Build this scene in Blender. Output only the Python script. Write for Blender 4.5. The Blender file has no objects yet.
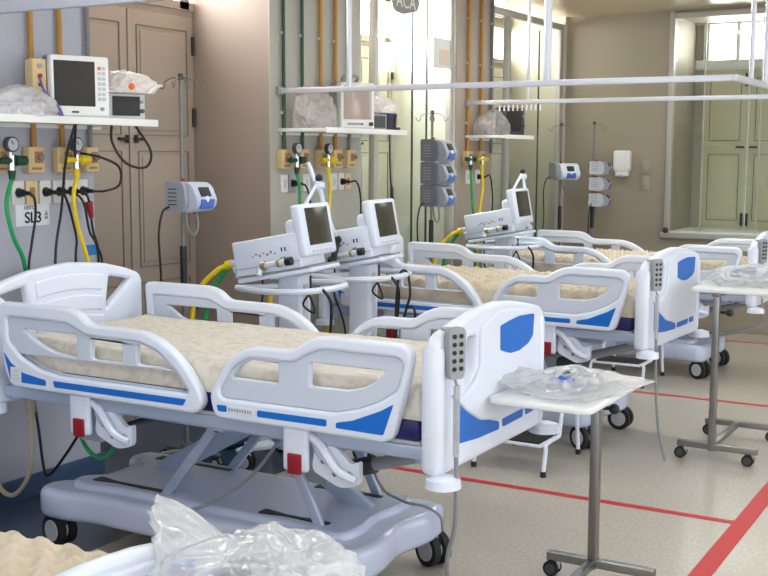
import bpy, bmesh, math, random
from mathutils import Vector, Matrix, noise
random.seed(7)
scene = bpy.context.scene
COL = scene.collection
PI = math.pi
R = math.radians

# ------------------------------------------------------------------ materials
def srgb(r, g, b):
    f = lambda c: (c/255/12.92) if c/255 <= .04045 else ((c/255+.055)/1.055)**2.4
    return (f(r), f(g), f(b), 1)

def mat(name, col, rough=.5, metal=0, emit=None, estr=0, var=0, vscale=6, bump=0, bscale=60, trans=0, coat=0):
    m = bpy.data.materials.new(name); m.use_nodes = True
    nt = m.node_tree; p = nt.nodes['Principled BSDF']
    p.inputs['Base Color'].default_value = col
    p.inputs['Roughness'].default_value = rough
    p.inputs['Metallic'].default_value = metal
    if coat: p.inputs['Coat Weight'].default_value = coat
    if trans: p.inputs['Transmission Weight'].default_value = trans
    if emit:
        p.inputs['Emission Color'].default_value = emit
        p.inputs['Emission Strength'].default_value = estr
    if var or bump:
        tc = nt.nodes.new('ShaderNodeTexCoord')
    if var:
        n = nt.nodes.new('ShaderNodeTexNoise'); n.inputs['Scale'].default_value = vscale; n.inputs['Detail'].default_value = 4
        nt.links.new(tc.outputs['Object'], n.inputs['Vector'])
        mx = nt.nodes.new('ShaderNodeMix'); mx.data_type = 'RGBA'
        c = Vector(col[:3])
        mx.inputs[6].default_value = (*(c*(1-var)), 1); mx.inputs[7].default_value = (*[min(1, v*(1+var)) for v in c], 1)
        nt.links.new(n.outputs['Fac'], mx.inputs[0]); nt.links.new(mx.outputs[2], p.inputs['Base Color'])
    if bump:
        n = nt.nodes.new('ShaderNodeTexNoise'); n.inputs['Scale'].default_value = bscale; n.inputs['Detail'].default_value = 3
        nt.links.new(tc.outputs['Object'], n.inputs['Vector'])
        b = nt.nodes.new('ShaderNodeBump'); b.inputs['Strength'].default_value = bump; b.inputs['Distance'].default_value = .01
        nt.links.new(n.outputs['Fac'], b.inputs['Height']); nt.links.new(b.outputs['Normal'], p.inputs['Normal'])
    return m

def film(name, tint, alpha=.5, rough=.12):
    """thin crinkled plastic: part see-through, part white, part gloss"""
    m = bpy.data.materials.new(name); m.use_nodes = True
    nt = m.node_tree; nt.nodes.clear()
    out = nt.nodes.new('ShaderNodeOutputMaterial')
    tr = nt.nodes.new('ShaderNodeBsdfTransparent'); df = nt.nodes.new('ShaderNodeBsdfDiffuse'); gl = nt.nodes.new('ShaderNodeBsdfGlossy')
    tl = nt.nodes.new('ShaderNodeBsdfTranslucent')
    df.inputs[0].default_value = tint; tl.inputs[0].default_value = tint; gl.inputs['Roughness'].default_value = rough
    a = nt.nodes.new('ShaderNodeMixShader'); a.inputs[0].default_value = .4
    nt.links.new(df.outputs[0], a.inputs[1]); nt.links.new(tl.outputs[0], a.inputs[2])
    b = nt.nodes.new('ShaderNodeMixShader'); b.inputs[0].default_value = alpha
    nt.links.new(tr.outputs[0], b.inputs[1]); nt.links.new(a.outputs[0], b.inputs[2])
    lw = nt.nodes.new('ShaderNodeLayerWeight'); lw.inputs[0].default_value = .5
    pw = nt.nodes.new('ShaderNodeMath'); pw.operation = 'POWER'; pw.inputs[1].default_value = 4
    nt.links.new(lw.outputs['Facing'], pw.inputs[0])
    mul = nt.nodes.new('ShaderNodeMath'); mul.operation = 'MULTIPLY_ADD'; mul.inputs[1].default_value = .35; mul.inputs[2].default_value = .10
    nt.links.new(pw.outputs[0], mul.inputs[0])
    c = nt.nodes.new('ShaderNodeMixShader')
    nt.links.new(mul.outputs[0], c.inputs[0]); nt.links.new(b.outputs[0], c.inputs[1]); nt.links.new(gl.outputs[0], c.inputs[2])
    tc = nt.nodes.new('ShaderNodeTexCoord'); n = nt.nodes.new('ShaderNodeTexNoise'); n.inputs['Scale'].default_value = 11; n.inputs['Detail'].default_value = 3; n.inputs['Distortion'].default_value = 1.6
    nt.links.new(tc.outputs['Object'], n.inputs['Vector'])
    bp = nt.nodes.new('ShaderNodeBump'); bp.inputs['Strength'].default_value = .7; bp.inputs['Distance'].default_value = .02
    nt.links.new(n.outputs['Fac'], bp.inputs['Height'])
    for s in (df, gl, tl): nt.links.new(bp.outputs['Normal'], s.inputs['Normal'])
    nt.links.new(c.outputs[0], out.inputs[0])
    return m

def pane_glass(name, tint=(.93, .97, .95, 1), refl=.03):
    m = bpy.data.materials.new(name); m.use_nodes = True
    nt = m.node_tree; nt.nodes.clear()
    out = nt.nodes.new('ShaderNodeOutputMaterial')
    tr = nt.nodes.new('ShaderNodeBsdfTransparent'); tr.inputs[0].default_value = tint
    gl = nt.nodes.new('ShaderNodeBsdfGlossy'); gl.inputs['Roughness'].default_value = .02
    lw = nt.nodes.new('ShaderNodeLayerWeight'); lw.inputs[0].default_value = .5
    pw = nt.nodes.new('ShaderNodeMath'); pw.operation = 'POWER'; pw.inputs[1].default_value = 4
    fr = nt.nodes.new('ShaderNodeMath'); fr.operation = 'MULTIPLY_ADD'; fr.inputs[1].default_value = .5; fr.inputs[2].default_value = refl
    nt.links.new(lw.outputs['Facing'], pw.inputs[0]); nt.links.new(pw.outputs[0], fr.inputs[0])
    mx = nt.nodes.new('ShaderNodeMixShader')
    nt.links.new(fr.outputs[0], mx.inputs[0]); nt.links.new(tr.outputs[0], mx.inputs[1]); nt.links.new(gl.outputs[0], mx.inputs[2])
    nt.links.new(mx.outputs[0], out.inputs[0])
    return m

M = {}
M['white'] = mat('white_plastic', srgb(226, 233, 248), .32, coat=.15)
M['white_flat'] = mat('white_paint', srgb(238, 238, 236), .5)
M['inset'] = mat('rail_inset', srgb(204, 212, 228), .4)
M['cover'] = mat('base_plastic', srgb(198, 208, 234), .2, coat=.3)
M['blue'] = mat('blue_decal', srgb(10, 108, 205), .35)
M['navy'] = mat('navy_vinyl', srgb(16, 24, 92), .4)
M['steel'] = mat('painted_steel', srgb(178, 190, 214), .35, .25)
M['chrome'] = mat('chrome', srgb(190, 192, 195), .22, 1)
M['brushed'] = mat('brushed_steel', srgb(150, 150, 148), .34, 1, var=.12, vscale=30)
M['pole'] = mat('pole_steel', srgb(128, 126, 124), .45, .35)
M['black'] = mat('black_plastic', srgb(24, 24, 26), .4)
M['rubber'] = mat('black_rubber', srgb(30, 30, 32), .7, bump=.3, bscale=150)
M['darkgrey'] = mat('dark_grey', srgb(70, 70, 74), .5)
M['grey'] = mat('grey_plastic', srgb(156, 158, 163), .45)
M['lgrey'] = mat('light_grey', srgb(196, 200, 206), .45)
M['pumpside'] = mat('pump_grey', srgb(158, 164, 174), .5)
M['pumpdark'] = mat('pump_dark', srgb(112, 116, 124), .5)
M['pumpbody'] = mat('pump_body', srgb(190, 200, 220), .35)
M['pumpblue'] = mat('pump_blue', srgb(70, 105, 190), .4)
M['screen'] = mat('dark_screen', srgb(62, 57, 48), .18)
M['screenblk'] = mat('black_screen', srgb(34, 31, 27), .5)
M['screenrefl'] = mat('painted_reflection_screen', srgb(176, 158, 148), .15)  # beige stands in for the lit wall mirrored in a dark screen
M['red'] = mat('red_tag', srgb(150, 14, 34), .45)
M['green'] = mat('green_hose', srgb(20, 150, 80), .35)
M['dgreen'] = mat('dark_green', srgb(24, 70, 50), .4)
M['pipegreen'] = mat('pipe_green', srgb(34, 82, 62), .45)
M['yellow'] = mat('yellow_hose', srgb(240, 210, 25), .35)
M['pipeyellow'] = mat('pipe_ochre', srgb(186, 132, 40), .45)
M['pipegrey'] = mat('pipe_grey', srgb(128, 128, 130), .45)
M['cream'] = mat('cream_box', srgb(222, 196, 146), .5)
M['creamd'] = mat('cream_dark', srgb(170, 128, 88), .5)  # darker cream for sockets and markings
M['groove'] = mat('panel_groove', srgb(138, 124, 108), .6)
M['outlet'] = mat('outlet_white', srgb(226, 224, 220), .4)
M['teal'] = mat('teal_case', srgb(20, 74, 80), .5)
M['tube_beige'] = mat('beige_hose', srgb(190, 178, 150), .4)
M['tube_grey'] = mat('grey_cable', srgb(135, 138, 142), .4)
M['purple'] = mat('purple_cable', srgb(112, 92, 170), .4)
M['brass'] = mat('valve_metal', srgb(180, 165, 140), .3, .8)
M['clear'] = mat('clear_plastic', srgb(220, 225, 228), .15, coat=.5)
M['table'] = mat('table_laminate', srgb(230, 232, 232), .3, coat=.2)
M['bag'] = film('clear_bag', (.95, .97, 1, 1), .40, .09)
M['bagw'] = film('milky_bag', (.92, .91, .95, 1), .7, .2)
M['bagpink'] = film('pinkish_bag', (.95, .89, .87, 1), .88, .3)
M['baggrey'] = film('greyish_bag', (.88, .83, .82, 1), .36, .12)
M['glass'] = pane_glass('pane_glass')
M['wall_cool'] = mat('wall_grey', srgb(176, 178, 190), .55, var=.02, vscale=2)
M['wall_panel'] = mat('wall_panel', srgb(178, 176, 166), .5, var=.02, vscale=2)
M['wall_daylit'] = mat('wall_daylit', srgb(236, 234, 226), .5)  # third pier whitened: window daylight on its reveal put into the paint
M['wall_cream'] = mat('wall_cream', srgb(214, 206, 190), .5)
M['wall_beige'] = mat('wall_beige', srgb(164, 151, 142), .55, var=.03, vscale=2)
M['wall_end'] = mat('wall_taupe', srgb(158, 147, 130), .5, var=.025, vscale=2)
M['ceil'] = mat('ceiling_paint', srgb(205, 190, 160), .22)
M['shutter'] = mat('shutter_paint', srgb(172, 159, 147), .5, var=.03, vscale=3)
M['shutter_lit'] = mat('shutter_daylit', srgb(222, 214, 196), .5, var=.03, vscale=3)  # paler copy of the shutter paint, recess daylight put into the colour
M['shutter_g'] = mat('shutter_pale', srgb(214, 203, 172), .5, var=.03, vscale=3)
M['frame'] = mat('frame_alu', srgb(186, 184, 178), .4, .3)
M['track'] = mat('track_alu', srgb(206, 208, 218), .35, .3)
M['edge'] = mat('glass_edge', srgb(60, 84, 74), .2)
M['skirt'] = mat('blue_vinyl', srgb(62, 84, 116), .4)
M['redline'] = mat('red_tape', srgb(196, 40, 46), .45)
M['sky'] = mat('window_daylight', (1, 1, 1, 1), .5, emit=(1, .97, .93, 1), estr=16)
M['sky2'] = mat('end_window_daylight', (1, 1, 1, 1), .5, emit=(1, .98, .93, 1), estr=8)
M['sky3'] = mat('bright_window_daylight', (1, 1, 1, 1), .5, emit=(1, .98, .95, 1), estr=60)
M['sky_fill'] = mat('fill_window_daylight', (1, 1, 1, 1), .5, emit=(.86, .93, 1, 1), estr=4.2)  # glowing panes added on the unseen walls as fill light
M['lamp'] = mat('lamp_diffuser', (1, 1, 1, 1), .5, emit=(.90, .955, 1, 1), estr=9.5)
M['hinge'] = mat('iron_hinge', srgb(50, 44, 40), .5)
M['text'] = mat('ink_black', srgb(28, 28, 34), .6)
M['textgrey'] = mat('ink_grey', srgb(150, 150, 152), .6)
M['textred'] = mat('ink_red', srgb(190, 60, 80), .6)
M['label'] = mat('label_white', srgb(226, 230, 238), .5)
M['bluestk'] = mat('sticker_blue', srgb(30, 120, 190), .5)
M['orange'] = mat('orange_cap', srgb(230, 110, 40), .4)

def foam_mat(name, c1, c2, scale):
    m = bpy.data.materials.new(name); m.use_nodes = True
    nt = m.node_tree; p = nt.nodes['Principled BSDF']; p.inputs['Roughness'].default_value = .85
    tc = nt.nodes.new('ShaderNodeTexCoord'); mp = nt.nodes.new('ShaderNodeMapping'); mp.inputs['Scale'].default_value = (scale, scale*1.8, scale)
    n = nt.nodes.new('ShaderNodeTexNoise'); n.inputs['Scale'].default_value = 1; n.inputs['Detail'].default_value = 3; n.inputs['Distortion'].default_value = 1.5
    cr = nt.nodes.new('ShaderNodeValToRGB'); cr.color_ramp.elements[0].position = .32; cr.color_ramp.elements[0].color = c1
    cr.color_ramp.elements[1].position = .55; cr.color_ramp.elements[1].color = c2
    nt.links.new(tc.outputs['Object'], mp.inputs[0]); nt.links.new(mp.outputs[0], n.inputs['Vector'])
    nt.links.new(n.outputs['Fac'], cr.inputs[0]); nt.links.new(cr.outputs[0], p.inputs['Base Color'])
    return m
M['pad'] = foam_mat('pad_cloth', srgb(208, 198, 184), srgb(224, 218, 207), 14)
M['foam'] = foam_mat('pad_foam', srgb(200, 184, 160), srgb(214, 202, 182), 9)

def floor_mat():
    m = bpy.data.materials.new('vinyl_floor'); m.use_nodes = True
    nt = m.node_tree; p = nt.nodes['Principled BSDF']
    tc = nt.nodes.new('ShaderNodeTexCoord')
    n = nt.nodes.new('ShaderNodeTexNoise'); n.inputs['Scale'].default_value = 60; n.inputs['Detail'].default_value = 6
    n2 = nt.nodes.new('ShaderNodeTexNoise'); n2.inputs['Scale'].default_value = 1.4; n2.inputs['Detail'].default_value = 1
    nt.links.new(tc.outputs['Object'], n.inputs['Vector']); nt.links.new(tc.outputs['Object'], n2.inputs['Vector'])
    cr = nt.nodes.new('ShaderNodeValToRGB')
    cr.color_ramp.elements[0].position = .3; cr.color_ramp.elements[0].color = srgb(176, 169, 158)
    cr.color_ramp.elements[1].position = .7; cr.color_ramp.elements[1].color = srgb(196, 189, 179)
    nt.links.new(n.outputs['Fac'], cr.inputs[0])
    cr2 = nt.nodes.new('ShaderNodeValToRGB')
    cr2.color_ramp.elements[0].position = .2; cr2.color_ramp.elements[0].color = (.95, .95, .945, 1)
    cr2.color_ramp.elements[1].position = .8; cr2.color_ramp.elements[1].color = (1, 1, 1, 1)
    nt.links.new(n2.outputs['Fac'], cr2.inputs[0])
    mx = nt.nodes.new('ShaderNodeMix'); mx.data_type = 'RGBA'; mx.blend_type = 'MULTIPLY'; mx.inputs[0].default_value = 1
    nt.links.new(cr.outputs[0], mx.inputs[6]); nt.links.new(cr2.outputs[0], mx.inputs[7])
    # blue vinyl border along the bed-head wall
    sx = nt.nodes.new('ShaderNodeSeparateXYZ'); nt.links.new(tc.outputs['Object'], sx.inputs[0])
    lt = nt.nodes.new('ShaderNodeMath'); lt.operation = 'LESS_THAN'; lt.inputs[1].default_value = -3.42
    nt.links.new(sx.outputs[0], lt.inputs[0])
    m2 = nt.nodes.new('ShaderNodeMix'); m2.data_type = 'RGBA'
    nt.links.new(lt.outputs[0], m2.inputs[0]); nt.links.new(mx.outputs[2], m2.inputs[6]); m2.inputs[7].default_value = srgb(66, 84, 110)
    nt.links.new(m2.outputs[2], p.inputs['Base Color'])
    p.inputs['Roughness'].default_value = .24
    return m
M['floor'] = floor_mat()

# ------------------------------------------------------------------ mesh helpers
class MB:
    def __init__(self): self.bm = bmesh.new(); self.mats = []
    def _mi(self, m):
        if m not in self.mats: self.mats.append(m)
        return self.mats.index(m)
    def _fin(self, faces, m, smooth):
        i = self._mi(m)
        for f in faces: f.material_index = i; f.smooth = smooth
    def box(self, c, s, m, rot=None, bev=0):
        r = bmesh.ops.create_cube(self.bm, size=1); vs = r['verts']
        bmesh.ops.scale(self.bm, vec=s, verts=vs)
        fs = list({f for v in vs for f in v.link_faces})
        if bev:
            es = list({e for v in vs for e in v.link_edges})
            b = bmesh.ops.bevel(self.bm, geom=es, offset=bev, segments=3, affect='EDGES', profile=.5)
            vs = list({v for f in b['faces'] for v in f.verts} | {v for v in vs if v.is_valid})
            fs = list({f for v in vs for f in v.link_faces})
        if rot is not None: bmesh.ops.rotate(self.bm, cent=(0, 0, 0), matrix=rot, verts=vs)
        bmesh.ops.translate(self.bm, vec=c, verts=vs)
        self._fin(fs, m, bool(bev)); return self
    def cyl(self, a, b, r, m, r2=None, seg=16, cap=True):
        a, b = Vector(a), Vector(b); d = b-a
        q = bmesh.ops.create_cone(self.bm, cap_ends=cap, segments=seg, radius1=r, radius2=r if r2 is None else r2, depth=d.length)
        vs = q['verts']; bmesh.ops.rotate(self.bm, cent=(0, 0, 0), matrix=d.to_track_quat('Z', 'Y').to_matrix(), verts=vs)
        bmesh.ops.translate(self.bm, vec=(a+b)/2, verts=vs)
        fs = list({f for v in vs for f in v.link_faces}); i = self._mi(m)
        for f in fs: f.material_index = i; f.smooth = len(f.verts) == 4
        return self
    def ball(self, c, r, m, s=(1, 1, 1)):
        q = bmesh.ops.create_icosphere(self.bm, subdivisions=2, radius=r); vs = q['verts']
        bmesh.ops.scale(self.bm, vec=s, verts=vs); bmesh.ops.translate(self.bm, vec=c, verts=vs)
        self._fin(list({f for v in vs for f in v.link_faces}), m, True); return self
    def tube(self, pts, r, m, seg=8, smooth=True, closed=False, sub=6):
        P = [Vector(p) for p in pts]
        if smooth and len(P) > 2: P = spline(P, sub, closed)
        n = len(P); rings = []; up = Vector((0, 0, 1)); prev = None
        for i, p in enumerate(P):
            if closed: t = P[(i+1) % n]-P[i-1]
            else: t = P[min(i+1, n-1)]-P[max(i-1, 0)]
            t.normalize()
            if prev is None:
                x = t.cross(up) if abs(t.dot(up)) < .95 else t.cross(Vector((1, 0, 0)))
            else: x = prev-t*prev.dot(t)
            x.normalize(); prev = x; y = t.cross(x)
            rings.append([self.bm.verts.new(p+x*r*math.cos(2*PI*k/seg)+y*r*math.sin(2*PI*k/seg)) for k in range(seg)])
        fs = []
        for i in range(n if closed else n-1):
            a, b = rings[i], rings[(i+1) % n]
            for k in range(seg): fs.append(self.bm.faces.new((a[k], a[(k+1) % seg], b[(k+1) % seg], b[k])))
        if not closed: fs += [self.bm.faces.new(rings[0][::-1]), self.bm.faces.new(rings[-1])]
        self._fin(fs, m, True); return self
    def prism(self, poly, d0, d1, m, frame=None, smooth=False):
        """poly in local (u,v) extruded along w from d0 to d1; frame maps (u,v,w) to xyz"""
        f = frame or (lambda u, v, w: (u, v, w))
        a = [self.bm.verts.new(f(u, v, d0)) for u, v in poly]; b = [self.bm.verts.new(f(u, v, d1)) for u, v in poly]
        fs = [self.bm.faces.new(a[::-1]), self.bm.faces.new(b)]; n = len(poly)
        for i in range(n): fs.append(self.bm.faces.new((a[i], a[(i+1) % n], b[(i+1) % n], b[i])))
        self._fin(fs, m, smooth); return self
    def add_mesh(self, me, m, mx=None, smooth=True):
        old = set(self.bm.verts); of = set(self.bm.faces)
        self.bm.from_mesh(me)
        vs = [v for v in self.bm.verts if v not in old]
        if mx is not None: bmesh.ops.transform(self.bm, matrix=mx, verts=vs)
        self._fin([f for f in self.bm.faces if f not in of], m, smooth); return self
    def build(self, name, parent=None, loc=None, sharp=True):
        bmesh.ops.recalc_face_normals(self.bm, faces=self.bm.faces[:])
        me = bpy.data.meshes.new(name); self.bm.to_mesh(me); self.bm.free()
        for m in self.mats: me.materials.append(m)
        if sharp: me.set_sharp_from_angle(angle=R(38))
        o = bpy.data.objects.new(name, me); COL.objects.link(o)
        if parent: o.parent = parent
        if loc: o.location = loc
        return o

def spline(P, sub=6, closed=False):
    out = []; n = len(P)
    for i in range(n if closed else n-1):
        p0 = P[i-1] if (i > 0 or closed) else P[0]*2-P[1]
        p1, p2 = P[i], P[(i+1) % n]
        p3 = P[(i+2) % n] if (i+2 < n or closed) else P[-1]*2-P[-2]
        for k in range(sub):
            t = k/sub
            out.append(.5*((2*p1)+(p2-p0)*t+(2*p0-5*p1+4*p2-p3)*t*t+(3*p1-p0-3*p2+p3)*t**3))
    if not closed: out.append(P[-1].copy())
    return out

def fillet(pts, r=.02, n=4):
    """round the corners of a 2-D polygon"""
    out = []; N = len(pts)
    for i in range(N):
        a, b, c = Vector(pts[i-1]), Vector(pts[i]), Vector(pts[(i+1) % N])
        d1, d2 = (a-b), (c-b)
        q = min(r, d1.length*.48, d2.length*.48)
        p, s = b+d1.normalized()*q, b+d2.normalized()*q
        for k in range(n+1):
            t = k/n; v = p*(1-t)**2+b*2*t*(1-t)+s*t*t
            out.append((v.x, v.y))
    return out

def plate(outer, holes, thick, bev=.004):
    """flat plate with holes and rounded rims, mesh in the XY plane, thickness along Z"""
    cu = bpy.data.curves.new('tmp', 'CURVE'); cu.dimensions = '2D'; cu.fill_mode = 'BOTH'
    cu.extrude = max(thick/2-bev, .0002); cu.bevel_depth = bev; cu.bevel_resolution = 2; cu.offset = -bev
    for loop in [outer]+list(holes):
        s = cu.splines.new('POLY'); s.points.add(len(loop)-1)
        for p, q in zip(s.points, loop): p.co = (q[0], q[1], 0, 1)
        s.use_cyclic_u = True
    o = bpy.data.objects.new('tmp', cu); COL.objects.link(o)
    dg = bpy.context.evaluated_depsgraph_get()
    me = bpy.data.meshes.new_from_object(o.evaluated_get(dg))
    bpy.data.objects.remove(o); bpy.data.curves.remove(cu)
    me.materials.clear()
    return me

def text_mesh(s, size, ext=.001):
    cu = bpy.data.curves.new('tmp', 'FONT'); cu.body = s; cu.size = size; cu.extrude = ext; cu.align_x = 'CENTER'; cu.align_y = 'CENTER'
    o = bpy.data.objects.new('tmp', cu); COL.objects.link(o)
    dg = bpy.context.evaluated_depsgraph_get()
    me = bpy.data.meshes.new_from_object(o.evaluated_get(dg))
    bpy.data.objects.remove(o); bpy.data.curves.remove(cu); me.materials.clear()
    return me

def MX(ux, uy, uz, o=(0, 0, 0)):
    m = Matrix.Identity(4)
    for i, v in enumerate((ux, uy, uz)):
        for k in range(3): m[k][i] = v[k]
    for k in range(3): m[k][3] = o[k]
    return m

def tag(o, label, cat, group=None):
    o['label'] = label; o['category'] = cat
    if group: o['group'] = group
    return o
def thing(name, label, cat, loc=(0, 0, 0), rz=0, group=None):
    o = bpy.data.objects.new(name, None); COL.objects.link(o); o.location = loc; o.rotation_euler = (0, 0, rz)
    o.empty_display_size = .1
    return tag(o, label, cat, group)
def struct(o): o['kind'] = 'structure'; return o
def one(mb, name, label, cat, group=None, loc=None): return tag(mb.build(name, None, loc), label, cat, group)
def copy_tree(o, parent=None):
    c = o.copy(); COL.objects.link(c)
    if parent: c.parent = parent
    for ch in list(o.children): copy_tree(ch, c)
    return c

# ------------------------------------------------------------------ the room
WX, RD, CZ, EY = -4.25, -4.85, 3.07, 11.05     # pier face, recess back, ceiling, end wall
struct(MB().box((-.6, 5, -.05), (8.8, 14.6, .1), M['floor']).build('floor'))
struct(MB().box((-.6, 5, CZ+.05), (8.8, 14.6, .1), M['ceil']).build('ceiling'))
# bed-head wall: three piers and the masonry behind the recesses
w = MB()
for y0, y1, m in ((-2.2, 4.345, 'wall_beige'), (5.905, 7.0, 'wall_beige'), (8.53, 9.25, 'wall_daylit'), (11.0, 11.7, 'wall_cream')):
    w.box(((WX+RD)/2-.05, (y0+y1)/2, CZ/2), (WX-RD+.1, y1-y0, CZ), M[m])
w.box((WX+.004, (-2.2+4.345)/2, CZ/2), (.008, 6.545, CZ), M['wall_cool'])
w.box((WX+.004, 6.45, CZ/2), (.008, 1.092, CZ), M['wall_panel'])
w.box((WX+.004, 8.89, CZ/2), (.008, .716, CZ), M['shutter'])
for y0, y1 in ((4.345, 5.905), (7.0, 8.53), (9.25, 11.0)):
    # masonry around the window opening at the back of each recess
    w.box((RD-.06, (y0+y1)/2, 3.035), (.1, y1-y0, .07), M['wall_beige'])
    w.box((RD-.06, (y0+y1)/2, 2.585), (.1, y1-y0, .05), M['wall_beige'])
for y0, y1 in ((4.345, 4.66), (7.0, 7.30), (9.25, 9.75)): w.box((RD-.02, (y0+y1)/2, CZ/2), (.06, y1-y0, CZ), M['wall_beige'])
struct(w.build('wall_left'))
def shutters(n, y0, y1, matname, z0=.02):
    """pair of panelled door leaves with a daylit transom above, facing +X at the recess back"""
    d = bpy.data.objects.new(f'door_{n}', None); COL.objects.link(d); d.location = (RD, (y0+y1)/2, 0); struct(d)
    wd = (y1-y0)/2
    for s in (-1, 1):
        L = MB(); c = s*wd/2; hw = wd/2-.006
        L.box((-.02, c, (z0+2.56)/2), (.04, 2*hw, 2.56-z0), M[matname], bev=.004)
        for za, zb in ((.12, .88), (.98, 1.70), (1.80, 2.47)):
            if zb < z0+.2: continue
            za = max(za, z0+.08)
            for yy, zz, sy, sz in ((c-hw+.07, (za+zb)/2, .007, zb-za), (c+hw-.07, (za+zb)/2, .007, zb-za), (c, za, 2*hw-.14, .007), (c, zb, 2*hw-.14, .007)):
                L.box((.001, yy, zz), (.012, min(sy, sy), sz), M['groove'])
            L.box((.004, c, (za+zb)/2), (.01, 2*hw-.2, zb-za-.06), M[matname], bev=.004)
        leaf = L.build('door_leaf', d)
        MB().box((.012, s*.07, 1.775), (.03, .07, .018), M['hinge'], bev=.003).box((.02, s*.04, 1.775), (.02, .018, .05), M['hinge'], bev=.003).build('latch', leaf)
        for zz in (.72, 1.35, 1.92, 2.38):
            if zz > z0: MB().cyl((.012, s*(wd-.02), zz-.06), (.012, s*(wd-.02), zz+.06), .012, M['hinge']).build('hinge', leaf)
def transom(n, y0, y1, sky):
    d = bpy.data.objects.new(f'window_{n}', None); COL.objects.link(d); d.location = (RD, (y0+y1)/2, 0); struct(d)
    f = MB(); wd = y1-y0
    for zz in (2.63, 2.985): f.box((-.02, 0, zz), (.05, wd, .05), M['shutter'])
    for yy in (-wd/2+.09, 0, wd/2-.09): f.box((-.02, yy, 2.81), (.05, .09, .4), M['shutter'])
    f.build('window_frame', d)
    g = MB().box((-.05, 0, 2.81), (.006, wd-.02, .36), M[sky]); g.build('pane', d)
for i, (y0, y1, mm) in enumerate(((4.66, 5.905, 'shutter'), (7.30, 8.53, 'shutter_lit'), (9.75, 11.0, 'shutter_lit'))):
    shutters(i+1, y0, y1, mm); transom(i+1, y0, y1, ('sky', 'sky3', 'sky')[i])
# glazing across the front of recess two and three
def glazing(n, x, y0, y1, posts, edges, ztop):
    d = bpy.data.objects.new(f'window_{n}', None); COL.objects.link(d); d.location = (x, 0, 0); struct(d)
    f = MB()
    for y, ww in posts: f.box((0, y, ztop/2), (.05, ww, ztop), M['frame'], bev=.004)
    f.box((0, (y0+y1)/2, ztop+.03), (.06, y1-y0, .06), M['frame'], bev=.004)
    f.box((0, (y0+y1)/2, .03), (.05, y1-y0, .06), M['frame'])
    f.build('window_frame', d)
    e = MB()
    for y in edges: e.box((0, y, ztop/2), (.012, .014, ztop-.1), M['edge'])
    if edges: e.build('glass_edge', d)
    cuts = sorted([y0]+[y for y, _ in posts]+list(edges)+[y1])
    for a, b in zip(cuts, cuts[1:]):
        if b-a > .1: MB().box((0, (a+b)/2, ztop/2), (.008, b-a-.03, ztop-.05), M['glass']).build('pane', d)
glazing(4, WX-.04, 7.0, 8.53, ((7.03, .05), (7.27, .06), (8.50, .05)), (7.86, 8.10), CZ-.08)
glazing(5, WX-.04, 9.25, 11.0, ((9.28, .05), (9.66, .07), (10.96, .07)), (10.42,), CZ-.14)
# end wall with its recessed window
WXA, WXB, WZ = -3.16, -1.46, .93
e = MB(); ey = EY+.5
e.box(((-5+WXA)/2, ey, CZ/2), (WXA+5, 1.0, CZ), M['wall_end'])
e.box(((WXB+3.8)/2, ey, CZ/2), (3.8-WXB, 1.0, CZ), M['wall_end'])
e.box(((WXA+WXB)/2, ey, WZ/2), (WXB-WXA, 1.0, WZ), M['wall_end'])
e.box(((WXA+WXB)/2, ey, CZ-.02), (WXB-WXA, 1.0, .05), M['wall_end'])
struct(e.build('wall_back'))
d = bpy.data.objects.new('window_6', None); COL.objects.link(d); d.location = ((WXA+WXB)/2, EY, 0); struct(d)
hw = (WXB-WXA)/2
f = MB()
f.box((-hw-.005, -.015, (WZ+CZ)/2-.01), (.05, .05, CZ-WZ), M['frame'], bev=.004).box((hw+.005, -.015, (WZ+CZ)/2), (.05, .05, CZ-WZ), M['frame'], bev=.004)
f.box((0, -.02, WZ-.02), (2*hw+.12, .07, .05), M['frame'], bev=.004).box((0, -.01, CZ-.05), (2*hw+.05, .04, .05), M['frame'])
f.build('window_frame', d)
for a, b in ((-hw+.03, -.55), (-.54, -.02), (-.01, .55), (.56, hw-.03)):
    MB().box(((a+b)/2, .03, (WZ+CZ)/2-.04), (b-a, .008, CZ-WZ-.12), M['glass']).build('pane', d)
f = MB()
for x in (-.545, -.015, .555): f.box((x, .03, (WZ+CZ)/2-.04), (.01, .014, CZ-WZ-.12), M['frame'])
f.build('glass_edge', d)
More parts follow.
